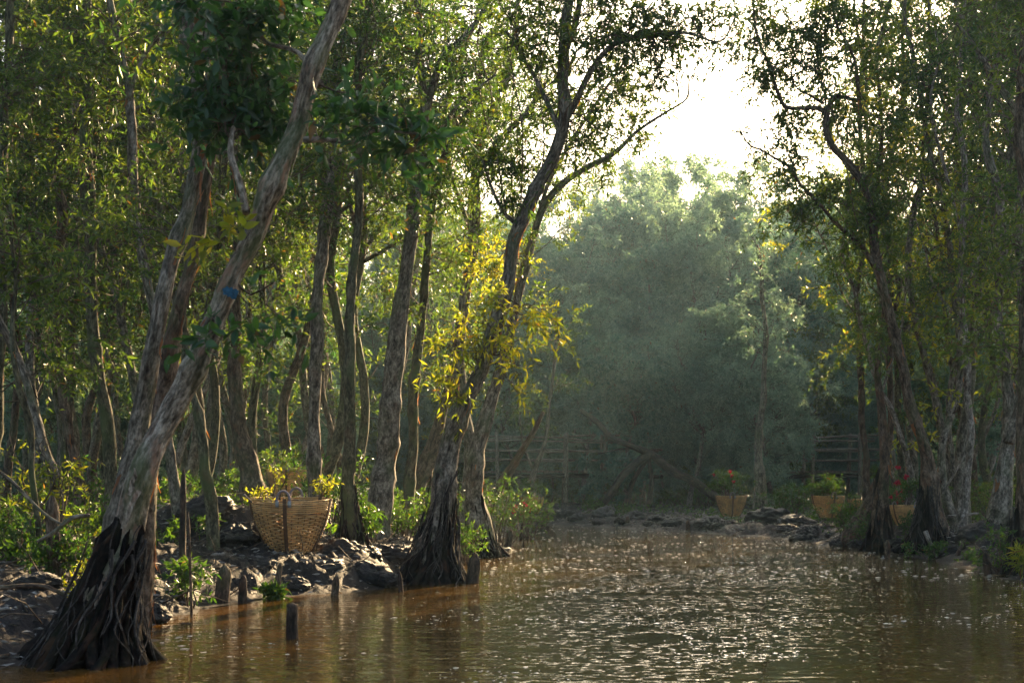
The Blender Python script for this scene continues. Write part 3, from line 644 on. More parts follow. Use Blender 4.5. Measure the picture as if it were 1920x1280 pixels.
hero_tree('black slanting trunk foot behind the green bush and stones on the right bank', 19.8,
    [(1598, 1005, 60), (1625, 950, 34), (1652, 880, 22), (1672, 800, 18), (1668, 700, 16), (1690, 520, 14)], 'bark_brown', [], [], 20, (2.6, 6), sides=18, strip=12, seed=33)
hero_tree('reddish thin tree in front of the walkway rails', 23.0,
    [(1626, 960, 24), (1622, 880, 20), (1618, 780, 18), (1612, 680, 17), (1606, 560, 14), (1618, 430, 12), (1605, 300, 9)], 'bark_brown', [], [], 30, (2.4, 7.5), sides=16, strip=20, seed=34)
hero_tree('smooth pale upright tree in the middle of the right bank', 17.4,
    [(1802, 1000, 40), (1812, 900, 24), (1820, 800, 21), (1814, 700, 20), (1808, 560, 18), (1800, 430, 17), (1806, 300, 16), (1796, 180, 13), (1806, 60, 10), (1815, -100, 8)],
    'bark_pale', [[(1800, 430, 11), (1775, 330, 10), (1745, 200, 9), (1760, 100, 7), (1740, 0, 5)], [(1808, 540, 8), (1835, 480, 7), (1845, 400, 6), (1870, 340, 5)]], [(1780, 130, 0, 90, 12), (1730, 180, 0.1, 80, 10)], 34, (2.2, 7), sides=20, strip=10, seed=35)
hero_tree('wide-footed twin grey tree near the right edge', 16.2,
    [(1868, 1000, 90), (1878, 920, 60), (1890, 840, 42), (1893, 740, 34), (1880, 620, 30), (1876, 500, 26), (1872, 380, 24), (1850, 260, 20), (1870, 130, 16), (1868, -60, 12)],
    'bark', [[(1890, 830, 30), (1912, 740, 26), (1918, 600, 24), (1910, 450, 22), (1915, 250, 20), (1880, 170, 17), (1848, 120, 14), (1815, 70, 12), (1780, 30, 9)]], [(1850, 90, 0, 120, 16), (1900, 330, 0, 90, 10)], 30, (2, 6.5), sides=26, strip=30, seed=36, flare=(P(1868, 1010, 16.2) + [0, 0, -0.1], P(1882, 900, 16.2), 0.22, 0.1, 14, 14))
hero_tree('dark trunk filling the right edge of the picture', 13.4,
    [(1935, 1060, 80), (1925, 960, 52), (1922, 850, 42), (1922, 700, 38), (1925, 550, 36), (1922, 400, 34), (1912, 250, 32), (1918, 100, 30), (1930, -100, 24)],
    'bark_brown', [], [(1880, 500, 0, 80, 8), (1860, 640, 0, 60, 6), (1860, 20, 0, 110, 12)], 30, (2, 5.5), sides=26, strip=34, seed=37, flare=(P(1925, 1085, 13.4) + [0, 0, -0.1], P(1928, 930, 13.4), 0.22, 0.12, 14, 12))
hero_tree('tree with bent pale top between the winding tree and the pale upright tree', 20.5,
    [(1775, 960, 30), (1770, 850, 24), (1748, 740, 22), (1722, 640, 20), (1706, 520, 18), (1712, 420, 20), (1730, 330, 18), (1752, 240, 14), (1720, 160, 10), (1700, 60, 8)],
    'bark', [[(1735, 330, 10), (1790, 250, 9), (1775, 200, 8), (1740, 150, 6), (1700, 140, 4)]], [(1720, 100, 0, 110, 14)], 34, (2.5, 8), sides=18, strip=14, seed=38)
hero_tree('grey tree with dark foot standing alone behind the flower basket on the far bank', 29.5,
    [(1425, 955, 44), (1424, 900, 30), (1422, 830, 20), (1430, 740, 17), (1437, 650, 15), (1432, 560, 12), (1420, 460, 9)], 'bark', [], [], 24, (3.4, 7), sides=16, strip=0, seed=39, leaf='leaf_glauc', group=None)
def log_thing(name, label, cat, rows, d, m_='wood_dark', sides=12, extra=(), group=None, rough=0.2):
    q = px_path(rows, d); loc = tuple(q[0, :3]); mb = MB()
    for rw in [q] + [px_path(e, d) for e in extra]:
        pp = catmull(rw, 0.04 if d < 15 else 0.1); mb.tube(pp[:, :3], pp[:, 3], sides, 0, True, rough, 14, None, rows[0][0] * 0.1)
    return tag(mb.build(name, [M[m_]], None, loc), label, cat, group)
log_thing('fallen_tree', 'dark fallen tree arching over the far bank, one end rising left into the leaves', 'fallen tree',
    [(1088, 768, 12), (1118, 790, 16), (1150, 822, 16), (1190, 838, 18), (1225, 855, 24), (1262, 884, 24), (1300, 902, 24), (1345, 935, 28)], 32.5, 'wood_dark', 12,
    [[(1222, 848, 24), (1196, 866, 24), (1168, 890, 22), (1146, 925, 22), (1118, 950, 34)], [(1212, 862, 14), (1188, 900, 14), (1172, 950, 20)], [(1215, 856, 12), (1222, 900, 14), (1216, 950, 18)], [(1215, 850, 10), (1180, 840, 6), (1120, 850, 4)]])
log_thing('fallen_log', 'pale grey log lying along the far waterline', 'log', [(1020, 955, 14), (1050, 962, 18), (1085, 968, 18), (1110, 955, 14)], 31.0, 'bark_pale', 12, [[(1110, 950, 8), (1090, 968, 7), (1068, 985, 5)]])
log_thing('fallen_branch', 'grey crooked branch lying on the green herbs behind the front root mass', 'branch', [(70, 1015, 9), (100, 998, 12), (135, 970, 13), (168, 966, 10)], 8.6, 'bark', 12, [[(120, 985, 8), (80, 960, 9), (20, 900, 9), (-20, 870, 7)]])
log_thing('fallen_branch', 'reddish curved branch on the mud at the lower left corner', 'branch', [(-20, 1104, 12), (40, 1098, 14), (90, 1100, 14), (125, 1118, 10)], 7.6, 'bark_brown', 12)
log_thing('fallen_branch', 'broken branch leaning against the roots of the twisted tree on the right bank', 'branch', [(1735, 995, 14), (1745, 1020, 12), (1755, 1045, 10)], 16.2, 'bark_pale', 10)
log_thing('fallen_branch', 'grey branch lying level between the trunks of the right bank', 'branch', [(1772, 968, 9), (1800, 966, 9), (1835, 962, 8)], 17.8, 'bark_pale', 10)
log_thing('leaning_pole', 'thin pale pole leaning between the right bank trunks', 'pole', [(1762, 930, 6), (1785, 895, 6), (1808, 855, 5)], 17.6, 'bark_pale', 8)

# ------------------------------------------------------------------ the crowded forest behind, copied from a dozen built trees
protos = {}
for i in range(7):
    protos['L%d' % i] = wild_tree('paperbark_tree', 200 + i, 10.5 + i % 3, 0.03 + 0.03 * (i % 4), 0.055 + 0.01 * (i % 3), 5, 85, ['leaf', 'leaf', 'leaf_dark'][i % 3], ['bark', 'bark_moss', 'bark_brown', 'bark_pale'][i % 4], 1.2 + 0.5 * (i % 3), (0.5, 1.5), 0.11, 9, 8)
protos['Y0'] = wild_tree('paperbark_tree', 230, 8.5, 0.05, 0.05, 5, 60, 'leaf_young_lit', 'bark', 1.0, (0.4, 1.3), 0.10, 8, 7)  # this crown's yellow leaf colour stands in for sunlit foliage
for i in range(3):
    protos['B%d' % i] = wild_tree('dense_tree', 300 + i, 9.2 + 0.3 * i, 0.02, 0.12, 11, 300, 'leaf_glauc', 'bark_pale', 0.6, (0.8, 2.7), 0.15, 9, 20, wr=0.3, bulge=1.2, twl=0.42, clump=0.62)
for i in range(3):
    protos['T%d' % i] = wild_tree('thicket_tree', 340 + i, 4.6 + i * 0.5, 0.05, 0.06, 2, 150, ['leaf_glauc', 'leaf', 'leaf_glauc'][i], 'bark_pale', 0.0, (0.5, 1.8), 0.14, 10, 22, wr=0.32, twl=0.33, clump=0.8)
used = set()
def put(key, x, y, sc, label, group, rz=None):
    p = protos[key]; z = gz(x, y) if y < 60 else 0.3
    rz = random.uniform(0, 6.28) if rz is None else rz
    if key not in used:
        used.add(key); p.location = (x, y, z); p.rotation_euler = (0, 0, rz); p.scale = (sc,) * 3; p['label'] = label; p['group'] = group; return p
    return copy_thing(p, (x, y, z), rz, sc, label, group)
def clear(x, y, lst, dm):
    return all((x - a) ** 2 + (y - b) ** 2 > dm * dm for a, b in lst)
placed = []
def field(n, x0, x1, y0, y1, keys, dm, label, group, cond=lambda x, y: True, s0=0.85, s1=1.15):
    k = 0; tries = 0
    while k < n and tries < n * 60:
        tries += 1; x = random.uniform(x0, x1); y = random.uniform(y0, y1)
        if not cond(x, y) or not clear(x, y, placed, dm): continue
        if float(sdist(np.array([x]), np.array([y]))[0]) < 0.8: continue
        placed.append((x, y)); put(random.choice(keys), x, y, random.uniform(s0, s1), label, group); k += 1
Lk = ['L%d' % i for i in range(7)] + ['Y0']; Bk = ['B0', 'B1', 'B2']
inview = lambda x, y: abs(x) < y * 0.40 + 0.8
field(46, -8, -0.9, 16.5, 27, Lk[:7], 0.6, 'slender paperbark tree among the crowded trunks behind the left bank', 'trees of the left bank forest', lambda x, y: inview(x, y) and x < -0.085 * y)
field(20, -17, -0.9, 27, 45, Lk, 1.3, 'distant slender tree deep in the left bank forest', 'deep trees of the left forest', lambda x, y: inview(x, y) and x < -0.06 * y + 0.6)
field(13, -24, -1, 44, 62, Bk + Lk[:3], 2.4, 'dense tree closing the view behind the left forest', 'dense trees behind the left forest', lambda x, y: inview(x, y) and x < -0.05 * y)
field(24, 5.6, 10, 18.0, 27, Lk, 0.7, 'slender paperbark tree among the crowded trunks behind the right bank', 'trees of the right bank forest', lambda x, y: inview(x, y) and x > 0.245 * y + 0.6)
field(16, 7, 18, 27, 46, Lk, 1.4, 'distant slender tree deep in the right bank forest', 'deep trees of the right forest', lambda x, y: inview(x, y) and x > 0.25 * y + 0.5)
field(9, 11, 24, 46, 60, Bk + Lk[:2], 2.6, 'dense tree closing the view behind the right forest', 'dense trees behind the right forest', lambda x, y: inview(x, y) and x > 0.24 * y)
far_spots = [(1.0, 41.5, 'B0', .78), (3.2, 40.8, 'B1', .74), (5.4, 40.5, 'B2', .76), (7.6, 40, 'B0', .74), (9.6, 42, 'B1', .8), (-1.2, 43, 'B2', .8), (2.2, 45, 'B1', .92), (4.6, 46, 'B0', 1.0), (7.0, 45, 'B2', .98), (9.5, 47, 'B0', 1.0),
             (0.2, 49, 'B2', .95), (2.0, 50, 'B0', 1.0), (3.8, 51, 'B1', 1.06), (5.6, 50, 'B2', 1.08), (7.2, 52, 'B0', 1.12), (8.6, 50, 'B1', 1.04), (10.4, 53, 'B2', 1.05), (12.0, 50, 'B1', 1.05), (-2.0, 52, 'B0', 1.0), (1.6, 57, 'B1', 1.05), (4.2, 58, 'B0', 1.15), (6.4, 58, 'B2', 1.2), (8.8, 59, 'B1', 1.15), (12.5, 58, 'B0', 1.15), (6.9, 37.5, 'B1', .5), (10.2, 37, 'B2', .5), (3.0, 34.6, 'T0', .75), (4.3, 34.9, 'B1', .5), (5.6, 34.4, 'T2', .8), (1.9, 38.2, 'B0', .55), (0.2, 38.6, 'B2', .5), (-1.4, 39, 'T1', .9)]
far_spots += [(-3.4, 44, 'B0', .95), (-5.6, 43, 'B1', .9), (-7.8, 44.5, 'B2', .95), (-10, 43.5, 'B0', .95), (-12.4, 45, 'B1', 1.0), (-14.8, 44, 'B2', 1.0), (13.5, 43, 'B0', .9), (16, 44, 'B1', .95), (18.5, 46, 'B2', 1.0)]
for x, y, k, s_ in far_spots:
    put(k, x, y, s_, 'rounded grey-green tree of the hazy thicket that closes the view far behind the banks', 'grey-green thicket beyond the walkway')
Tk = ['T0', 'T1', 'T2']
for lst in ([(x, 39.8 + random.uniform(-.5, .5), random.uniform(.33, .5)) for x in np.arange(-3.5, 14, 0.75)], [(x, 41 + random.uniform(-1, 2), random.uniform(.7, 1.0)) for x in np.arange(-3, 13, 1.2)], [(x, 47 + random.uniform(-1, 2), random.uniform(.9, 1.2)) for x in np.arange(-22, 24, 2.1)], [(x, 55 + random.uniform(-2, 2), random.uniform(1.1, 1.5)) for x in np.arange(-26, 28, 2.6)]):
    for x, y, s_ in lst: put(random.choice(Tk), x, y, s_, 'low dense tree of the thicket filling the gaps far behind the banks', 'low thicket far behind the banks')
for x0, x1, y in ((-16, -4.6, 33), (-12, -3.4, 27), (9.5, 16, 33), (7.9, 12, 27)):
    for x in np.arange(x0, x1, 1.9): put(random.choice(Tk), x + random.uniform(-.5, .5), y + random.uniform(-1.5, 1.5), random.uniform(.45, .75), 'low dense young tree under the tall trunks deep in the forest', 'young growth under the deep forest')
# trees standing outside the frame, whose shade and reflection reach it
field(4, 9, 20, 9, 22, Lk, 2.2, 'paperbark tree farther along the right bank', 'trees of the right bank forest', lambda x, y: x > 0.42 * y + 2)
field(7, -18, -5, 3, 20, Lk, 2.0, 'paperbark tree farther along the left bank', 'trees of the left bank forest', lambda x, y: x < -0.42 * y - 1.2)

# ------------------------------------------------------------------ shrubs and herbs
def shrub(name, label, x, y, z, h, n_st, leaf, leaf_len=0.06, spreadr=0.25, seed=0, group=None, wr=0.3, flowers=None, cat='shrub', fine=False, per=9, tw=7, lean=(0, 0)):
    r = np.random.default_rng(seed + 900); t = thing(name, (x, y, z), label, cat, group); mb = MB(); fls = []
    for i in range(n_st):
        a = r.uniform(0, 6.28); q = r.uniform(0.1, 1) * spreadr; hh = h * r.uniform(0.55, 1.05)
        b = np.array([x + math.cos(a) * q + lean[0] * hh, y + math.sin(a) * q + lean[1] * hh, z + hh]); a0 = np.array([x + math.cos(a) * q * 0.25, y + math.sin(a) * q * 0.25, z - 0.03])
        bough(mb, a0, b, 0.006 + 0.004 * h, r, tw, per, leaf_len, 0.1 + 0.14 * h, 0, 1, start=0.25, fine=fine, wr=wr)
        if flowers and i < flowers[1]:
            for _ in range(flowers[2]):
                c0 = b + r.normal(size=3) * flowers[3]
                fl = MB(); fls.append(fl); n = 12; u = norm(r.normal(size=(n, 3))); leaf_faces(fl, np.repeat(c0[None], n, 0), u, np.full(n, flowers[4]), 0.8, 0, r)
    mb.build('foliage', [M[leaf], M['twig']], t, (x, y, z))
    for fl in fls: fl.build('flower', [M[flowers[0]]], t, (x, y, z))
    return t
def herb_at(px, py, dd, h, n, leaf, label, sd, sp=0.25, ll=0.055, **k):
    q = P(px, py, dd); z = max(gz(q[0], q[1]), 0.0); return shrub('herb', label, q[0], q[1], z, h, n, leaf, ll, sp, sd, 'green herbs on the banks', cat='plant', **k)
herb_at(20, 1010, 9.5, 0.28, 12, 'herb', 'bright green herb at the left edge below the leaning grey stem', 1)
herb_at(115, 1005, 8.9, 0.30, 14, 'herb', 'bright green herb just behind the front black root mass', 2, 0.3)
herb_at(160, 1020, 8.2, 0.26, 8, 'leaf_young_lit', 'tall yellow-green herb stalk touching the left side of the front root mass', 3, 0.12)
herb_at(100, 870, 10.6, 0.95, 9, 'leaf_young_lit', 'sunlit yellow-leaved sapling left of the two leaning trees', 4, 0.4, 0.06, fine=True)
herb_at(40, 930, 11.6, 0.4, 16, 'herb', 'bushy green herb by the foot of the leaning stem at the left edge', 5, 0.5)
herb_at(150, 930, 11.2, 0.35, 14, 'herb', 'green herb between the left stems, in front of the slim grey tree', 6, 0.45)
herb_at(355, 1060, 9.7, 0.36, 5, 'herb', 'single green seedling with broad leaves between the front tree and the basket', 7, 0.1, 0.07, fine=True)
herb_at(335, 915, 11.9, 0.28, 8, 'herb', 'green herb clump right of the front leaning tree', 8, 0.4)
herb_at(440, 900, 15, 0.4, 10, 'herb', 'green herb clump left of the rear basket, by the wide dark tree foot', 9, 0.6)
herb_at(700, 960, 13.6, 0.34, 10, 'herb', 'broad-leaved herb beside the mossy tree right of the basket', 10, 0.3, 0.07)
herb_at(755, 925, 15.6, 0.5, 20, 'herb', 'large bright green bush between the mossy tree and the river-edge tree', 11, 0.6)
herb_at(690, 880, 17, 0.6, 18, 'herb', 'green bush behind the mossy tree', 12, 0.7)
herb_at(870, 960, 15.3, 0.4, 14, 'herb', 'green bush directly right of the black root cone', 13, 0.22)
herb_at(935, 940, 19.8, 0.85, 30, 'herb', 'large bright green bush overhanging the water behind the river-edge tree', 14, 0.7)
herb_at(985, 935, 22.5, 0.55, 18, 'herb', 'green bush with a crimson flower in front of the far left basket', 15, 0.5, flowers=('red', 2, 3, 0.05, 0.06))
herb_at(1110, 950, 31, 0.35, 10, 'herb', 'small green plant on the far bank below the arching dead tree', 16, 0.4)
herb_at(1175, 965, 29.5, 0.3, 8, 'herb', 'small leafy plant on the far bank right of the log', 17, 0.3)
herb_at(1485, 940, 26, 0.7, 22, 'herb', 'green bush left of the middle right-hand basket', 18, 0.6, 0.07)
herb_at(1600, 965, 20.2, 0.65, 26, 'herb', 'bright green bush on the stones in front of the walkway', 19, 0.55)
herb_at(1635, 985, 18.9, 0.45, 16, 'herb', 'small green bush against the black slanting trunk foot', 20, 0.3)
herb_at(1676, 950, 18.9, 0.72, 6, 'herb', 'bush with crimson flowers between the black-footed tree and the twisted tree', 21, 0.32, flowers=('red', 4, 3, 0.05, 0.05))
herb_at(1712, 1010, 17.6, 0.35, 12, 'herb', 'green herb at the left foot of the twisted tree', 22, 0.22)
herb_at(1895, 1000, 13.6, 0.5, 16, 'herb', 'yellow-green bush at the right edge above the mud', 23, 0.4)
herb_at(1870, 1050, 13.8, 0.22, 7, 'herb', 'low green herb on the mud near the right edge', 24, 0.35)
herb_at(1915, 1075, 12.9, 0.25, 6, 'leaf_young_lit', 'yellow grass-like plant at the right edge by the water', 25, 0.15, 0.12, wr=0.1)
herb_at(1750, 1040, 16.3, 0.12, 14, 'herb', 'creeping green leaves at the waterline below the twisted tree', 26, 0.5)
herb_at(1400, 985, 25.5, 0.12, 12, 'leaf_glauc', 'low blue-green leaves on the far bank below the flower basket', 27, 0.6)
herb_at(515, 1122, 10.65, 0.08, 6, 'herb', 'tiny green seedling on a stub in the water below the basket', 28, 0.06, 0.07)
for i, (px, py, dd) in enumerate([(60, 880, 14), (250, 860, 15), (330, 850, 16), (520, 850, 19), (620, 880, 17), (800, 880, 18), (860, 900, 20), (160, 860, 16.5), (400, 860, 18.5), (10, 850, 16), (560, 880, 20), (470, 850, 21), (1580, 930, 25), (1680, 900, 23), (1760, 900, 22), (1840, 900, 21), (1720, 930, 20), (1900, 920, 18.5), (1860, 930, 19.5), (1300, 905, 38), (1250, 905, 36), (1275, 905, 36.4), (1320, 905, 36), (1345, 905, 35), (1570, 905, 34), (1400, 905, 37.5), (1460, 905, 38), (1100, 905, 39), (1180, 905, 38.5), (1700, 905, 30), (1780, 905, 30)]):
    q = P(px, py, dd); shrub('undergrowth_bush', 'green undergrowth bush among the trunks back in the shade', q[0], q[1], gz(q[0], q[1]), 0.4 + 0.45 * random.random(), 14, 'herb' if i % 3 else 'leaf', 0.07, 0.7, 50 + i, 'shaded undergrowth among the trunks', cat='bush')
# creeping ground cover and fallen leaves: nobody could count them
def scatter(name, n, m_, x0, x1, y0, y1, ll, up, smin=0.1, cond=None, seed=0, wr=0.3, tuft=1, lift=0.01):
    r = np.random.default_rng(seed); x = r.uniform(x0, x1, n); y = np.exp(r.uniform(math.log(y0), math.log(y1), n)); s = sdist(x, y)
    k = (s > smin) & (np.abs(x) < y * 0.42 + 1.0); 
    if cond is not None: k &= cond(x, y)
    x, y = x[k], y[k]; x = np.repeat(x, tuft) + r.normal(size=len(x) * tuft) * 0.04; y = np.repeat(y, tuft) + r.normal(size=len(y) * tuft) * 0.04
    z = gh(x, y) + lift; z = z + (r.uniform(0, 0.1, len(z)) if up > 0 else 0)
    dd = norm(np.stack([r.normal(size=len(x)), r.normal(size=len(x)), np.full(len(x), 0.0) + up * r.uniform(0.3, 1.6, len(x))], 1))
    mb = MB(); leaf_faces(mb, np.stack([x, y, z], 1), dd, ll * r.uniform(0.5, 1.3, len(x)), wr, 0, r)
    return tag(mb.build(name, [M[m_]]), None, kind='stuff')
ncover = lambda x, y: ((x + 2.5) ** 2 + (y - 12.6) ** 2 > 1.5) & (fbm(np.stack([x * 0.9, y * 0.9, x * 0 + 5], 1), 2) > -0.02)
scatter('ground_cover', 17000, 'herb', -9, 9, 8, 34, 0.07, 0.9, 0.9, ncover, 3, 0.34, 4)
scatter('leaf_litter', 60000, 'litter', -7, 8, 6, 34, 0.07, 0.0, 0.02, None, 4, 0.24, 1, 0.012)

r = np.random.default_rng(9); mb = MB(); x = r.uniform(-7, 8, 5200); y = np.exp(r.uniform(math.log(6), math.log(32), 5200)); k = (sdist(x, y) > -0.05) & (np.abs(x) < y * 0.4 + 0.6); x, y = x[k], y[k]; z = gh(x, y)
for i in range(len(x)):
    L = r.uniform(0.08, 0.45); a = r.uniform(0, 6.28); p0 = np.array([x[i], y[i], z[i] + 0.012]); u = np.array([math.cos(a), math.sin(a), r.uniform(-0.1, 0.45)])
    m1 = p0 + u * L * 0.5 + r.normal(size=3) * L * 0.1; mb.tube(np.array([p0, m1, m1 + u * L * 0.5 + r.normal(size=3) * L * 0.15]), [0.005, 0.004, 0.002], 4, 0)
tag(mb.build('twig_litter', [M['twig']]), None, kind='stuff')
# ------------------------------------------------------------------ baskets
def basket(name, loc, label, fine=True, scale=1.0, rz=0.0, group='woven baskets used as planters', ribs=(270, 345, 60, 130, 200), w0=0.17, w1=0.345, h=0.465, loops=True):
    t = thing(name, loc, label, 'basket', group)
    rows = 28 if fine else 22; stakes = 36 if fine else 26; seg = stakes * (6 if fine else 4); top = 8
    prof = lambda u: w0 + (w1 - w0) * (1 - (1 - u) ** 1.7) * 0.97 + (w1 - w0) * 0.03 * u - 0.006 * np.sin(np.minimum(u, 1) * 3.14) * 0
    mb = MB(); th = np.linspace(0, 2 * math.pi, seg + 1)[:-1]
    for k in range(rows):
        u = (k + 0.5) / rows; band = k >= rows - top
        if k == rows - top: mb.tube(np.stack([np.cos(th) * (prof(u) + 0.004), np.sin(th) * (prof(u) + 0.004), np.full(seg, u * h)], 1)[list(range(seg)) + [0]], 0.0035, 5, 1, False)
        amp = 0.002 if band else 0.010
        rr = prof(u) + amp * np.cos(th * stakes / 2 + math.pi * k) + 0.0015 * np.sin(th * 3 + k); zz = u * h + 0.0012 * np.sin(th * 5 + k * 2) + 0.004 * np.sin(th * 2 + 1)
        pts = np.stack([np.cos(th) * rr, np.sin(th) * rr, zz], 1); pts = np.vstack([pts, pts[:1]])
        mb.tube(pts, h / rows * 0.43, 6 if fine else 5, 0, False)
    b = mb.build('woven_body', [M['cane'], M['cane_rib']], t)
    mb = MB()
    for k in range(stakes):
        a = 2 * math.pi * k / stakes; us = np.linspace(0, 1, 9); mb.tube(np.stack([np.cos(a) * np.array([prof(u) for u in us]), np.sin(a) * np.array([prof(u) for u in us]), us * h], 1), 0.003, 4, 0)
    n = 32; a = np.linspace(0, 2 * math.pi, n, endpoint=False)
    V = np.vstack([[[0, 0, 0.012]], np.stack([np.cos(a) * w0, np.sin(a) * w0, np.full(n, 0.012)], 1)]); mb.add(V, None, [[0, i + 1, (i + 1) % n + 1] for i in range(n)])
    mb.build('stake', [M['cane_rib']], t)['kind'] = 'stuff'
    for dg in ribs:
        a = math.radians(dg); mb = MB(); k = 10; rr = np.array([prof(u) for u in np.linspace(0, 1, k)]) + 0.016
        wd = 0.016; ra = np.array([math.cos(a), math.sin(a), 0]); ta = np.array([-math.sin(a), math.cos(a), 0]); V = []
        for i, u in enumerate(np.linspace(-0.02, 1.02, k)):
            rb = w0 + 0.016 + (w1 - w0 + 0.004) * max(0, u) ** 0.8
            rb = max(rb, rr[i])
            cpt = ra * rb + np.array([0, 0, u * h])
            for s1, s2 in ((-1, -1), (1, -1), (1, 1), (-1, 1)): V.append(cpt + ta * wd * s1 + ra * 0.006 * s2)
        q = []
        for i in range(k - 1):
            for j in range(4): q.append([i * 4 + j, i * 4 + (j + 1) % 4, i * 4 + 4 + (j + 1) % 4, i * 4 + 4 + j])
        q += [[3, 2, 1, 0], [k * 4 - 4, k * 4 - 3, k * 4 - 2, k * 4 - 1]]
        mb.add(V, q); mb.build('rib', [M['cane_rib']], t, smooth=False)
    if loops:
        for dg in (ribs[0] - 2, ribs[0] - 178):
            a = math.radians(dg); ra = np.array([math.cos(a), math.sin(a), 0]); ta = np.array([-math.sin(a), math.cos(a), 0]); mb = MB()
            s_ = np.linspace(-0.35, math.pi + 0.35, 26)
            pts = np.array([ra * (prof(1) + 0.01) + ta * math.cos(x) * 0.055 + np.array([0, 0, h - 0.005 + 0.078 * math.sin(x)]) for x in s_])
            x = np.linspace(0, 1, 80); pts2 = np.stack([np.interp(x, np.linspace(0, 1, 26), pts[:, i]) for i in range(3)], 1)
            mb.tube(pts2, 0.0115 + 0.0018 * np.sin(x * 160), 8, 0)
            hd = mb.build('handle', [M['rope']], t)
            for end in (0, -1):
                m2 = MB(); c_ = pts[end]; m2.tube(np.array([c_ + [0, 0, -0.03], c_ + [0, 0, 0.0], c_ + [0, 0, 0.022]]), [0.014, 0.0165, 0.014], 8, 0); m2.build('tie', [M['tie']], hd)
    m3 = MB(); rr = prof(0.93) - 0.01; a = np.linspace(0, 2 * math.pi, 28, endpoint=False)
    V = [[0, 0, h * 0.93]]
    for f_ in (0.5, 1.0):
        for x in a: V.append([math.cos(x) * rr * f_, math.sin(x) * rr * f_, h * (0.93 - 0.02 * f_) + 0.012 * random.uniform(-1, 1)])
    n = 28; m3.add(V, [[1 + i, 1 + (i + 1) % n, 1 + n + (i + 1) % n, 1 + n + i] for i in range(n)], [[0, 1 + (i + 1) % n, 1 + i] for i in range(n)])
    m3.build('soil', [M['soil']], t)
    t.rotation_euler = (0, 0, rz); t.scale = (scale,) * 3
    return t
q = P(545, 1034, 12.3)
bk1 = basket('basket', (q[0], q[1], q[2]), 'large woven cane basket with rope handles on the mud bank at front left', True, 1.0, 0.0)
bk1.rotation_euler = (math.radians(2), math.radians(1.0), 0.0)
qf = basket('basket', tuple(P(1371, 967, 26.5)), 'round cane basket with red flowers on the far bank beside the lone grey tree', False, 0.82, 0, ribs=(268, 180, 0, 60, 130))
def bcopy(px, py, dd, s_, label, rz=0.0):
    return copy_thing(qf, tuple(P(px, py, dd)), rz, s_, label, 'woven baskets used as planters')
bcopy(1553, 970, 22.6, 0.75, 'round cane basket standing between stones, left of the bright green bush on the right', 0.2)
bcopy(1612, 966, 24.0, 0.6, 'cane basket almost hidden behind the bright green bush, only its left rim showing', 1.0)
bcopy(1698, 985, 17.9, 0.56, 'cane basket half hidden by leaves left of the twisted tree, below the red flowers', 0.5)
bcopy(997, 962, 27.3, 0.68, 'dim cane basket behind the leaning dead trunk at the far left end of the water', 0.8)
bcopy(538, 930, 17.8, 0.72, 'second woven basket standing behind the front basket by the sawn grey tree', 0.15)
log_thing('stake', 'white-grey stick poking out left of the front basket', 'stick', [(457, 926, 5), (472, 941, 5)], 12.0, 'bark_pale', 8)
def basket_plant(px, py, dd, h, n, leaf, label, sd, sp, ll=0.05, **k):
    q = P(px, py, dd); return shrub('basket_plant', label, q[0], q[1], q[2], h, n, leaf, ll, sp, 300 + sd, 'plants growing in the baskets', cat='plant', **k)
basket_plant(520, 940, 12.3, 0.34, 3, 'leaf_young_lit', 'tall weedy sunlit plant growing in the front basket', 1, 0.16, 0.045, fine=True, per=7, tw=6)
basket_plant(485, 940, 12.3, 0.12, 5, 'leaf_young_lit', 'low leafy sprigs at the left rim of the front basket', 2, 0.1, 0.045, fine=True, per=7, tw=5)
basket_plant(598, 940, 12.3, 0.2, 5, 'leaf_young_lit', 'yellow-green sprigs leaning out at the right rim of the front basket', 3, 0.1, 0.045, fine=True, per=7, tw=5, lean=(0.5, 0))
basket_plant(555, 884, 17.8, 0.3, 4, 'herb', 'leafy plant growing in the basket behind the front one', 4, 0.2, 0.06)
basket_plant(1365, 932, 26.5, 0.5, 20, 'herb', 'bushy red-flowered plant growing in the far basket by the lone grey tree', 5, 0.42, 0.07, flowers=('red', 4, 1, 0.02, 0.042))
basket_plant(1548, 938, 22.6, 0.34, 18, 'herb', 'low leafy plant with an orange bloom growing in the basket between the stones', 6, 0.32, 0.06, flowers=('orange', 1, 2, 0.03, 0.05))
basket_plant(1699, 945, 17.9, 0.3, 8, 'herb', 'leafy plant growing in the half hidden basket left of the twisted tree', 7, 0.2, 0.06)
basket_plant(998, 930, 27.3, 0.3, 8, 'herb', 'leafy plant growing in the dim basket at the far left end of the water', 8, 0.25, 0.06)

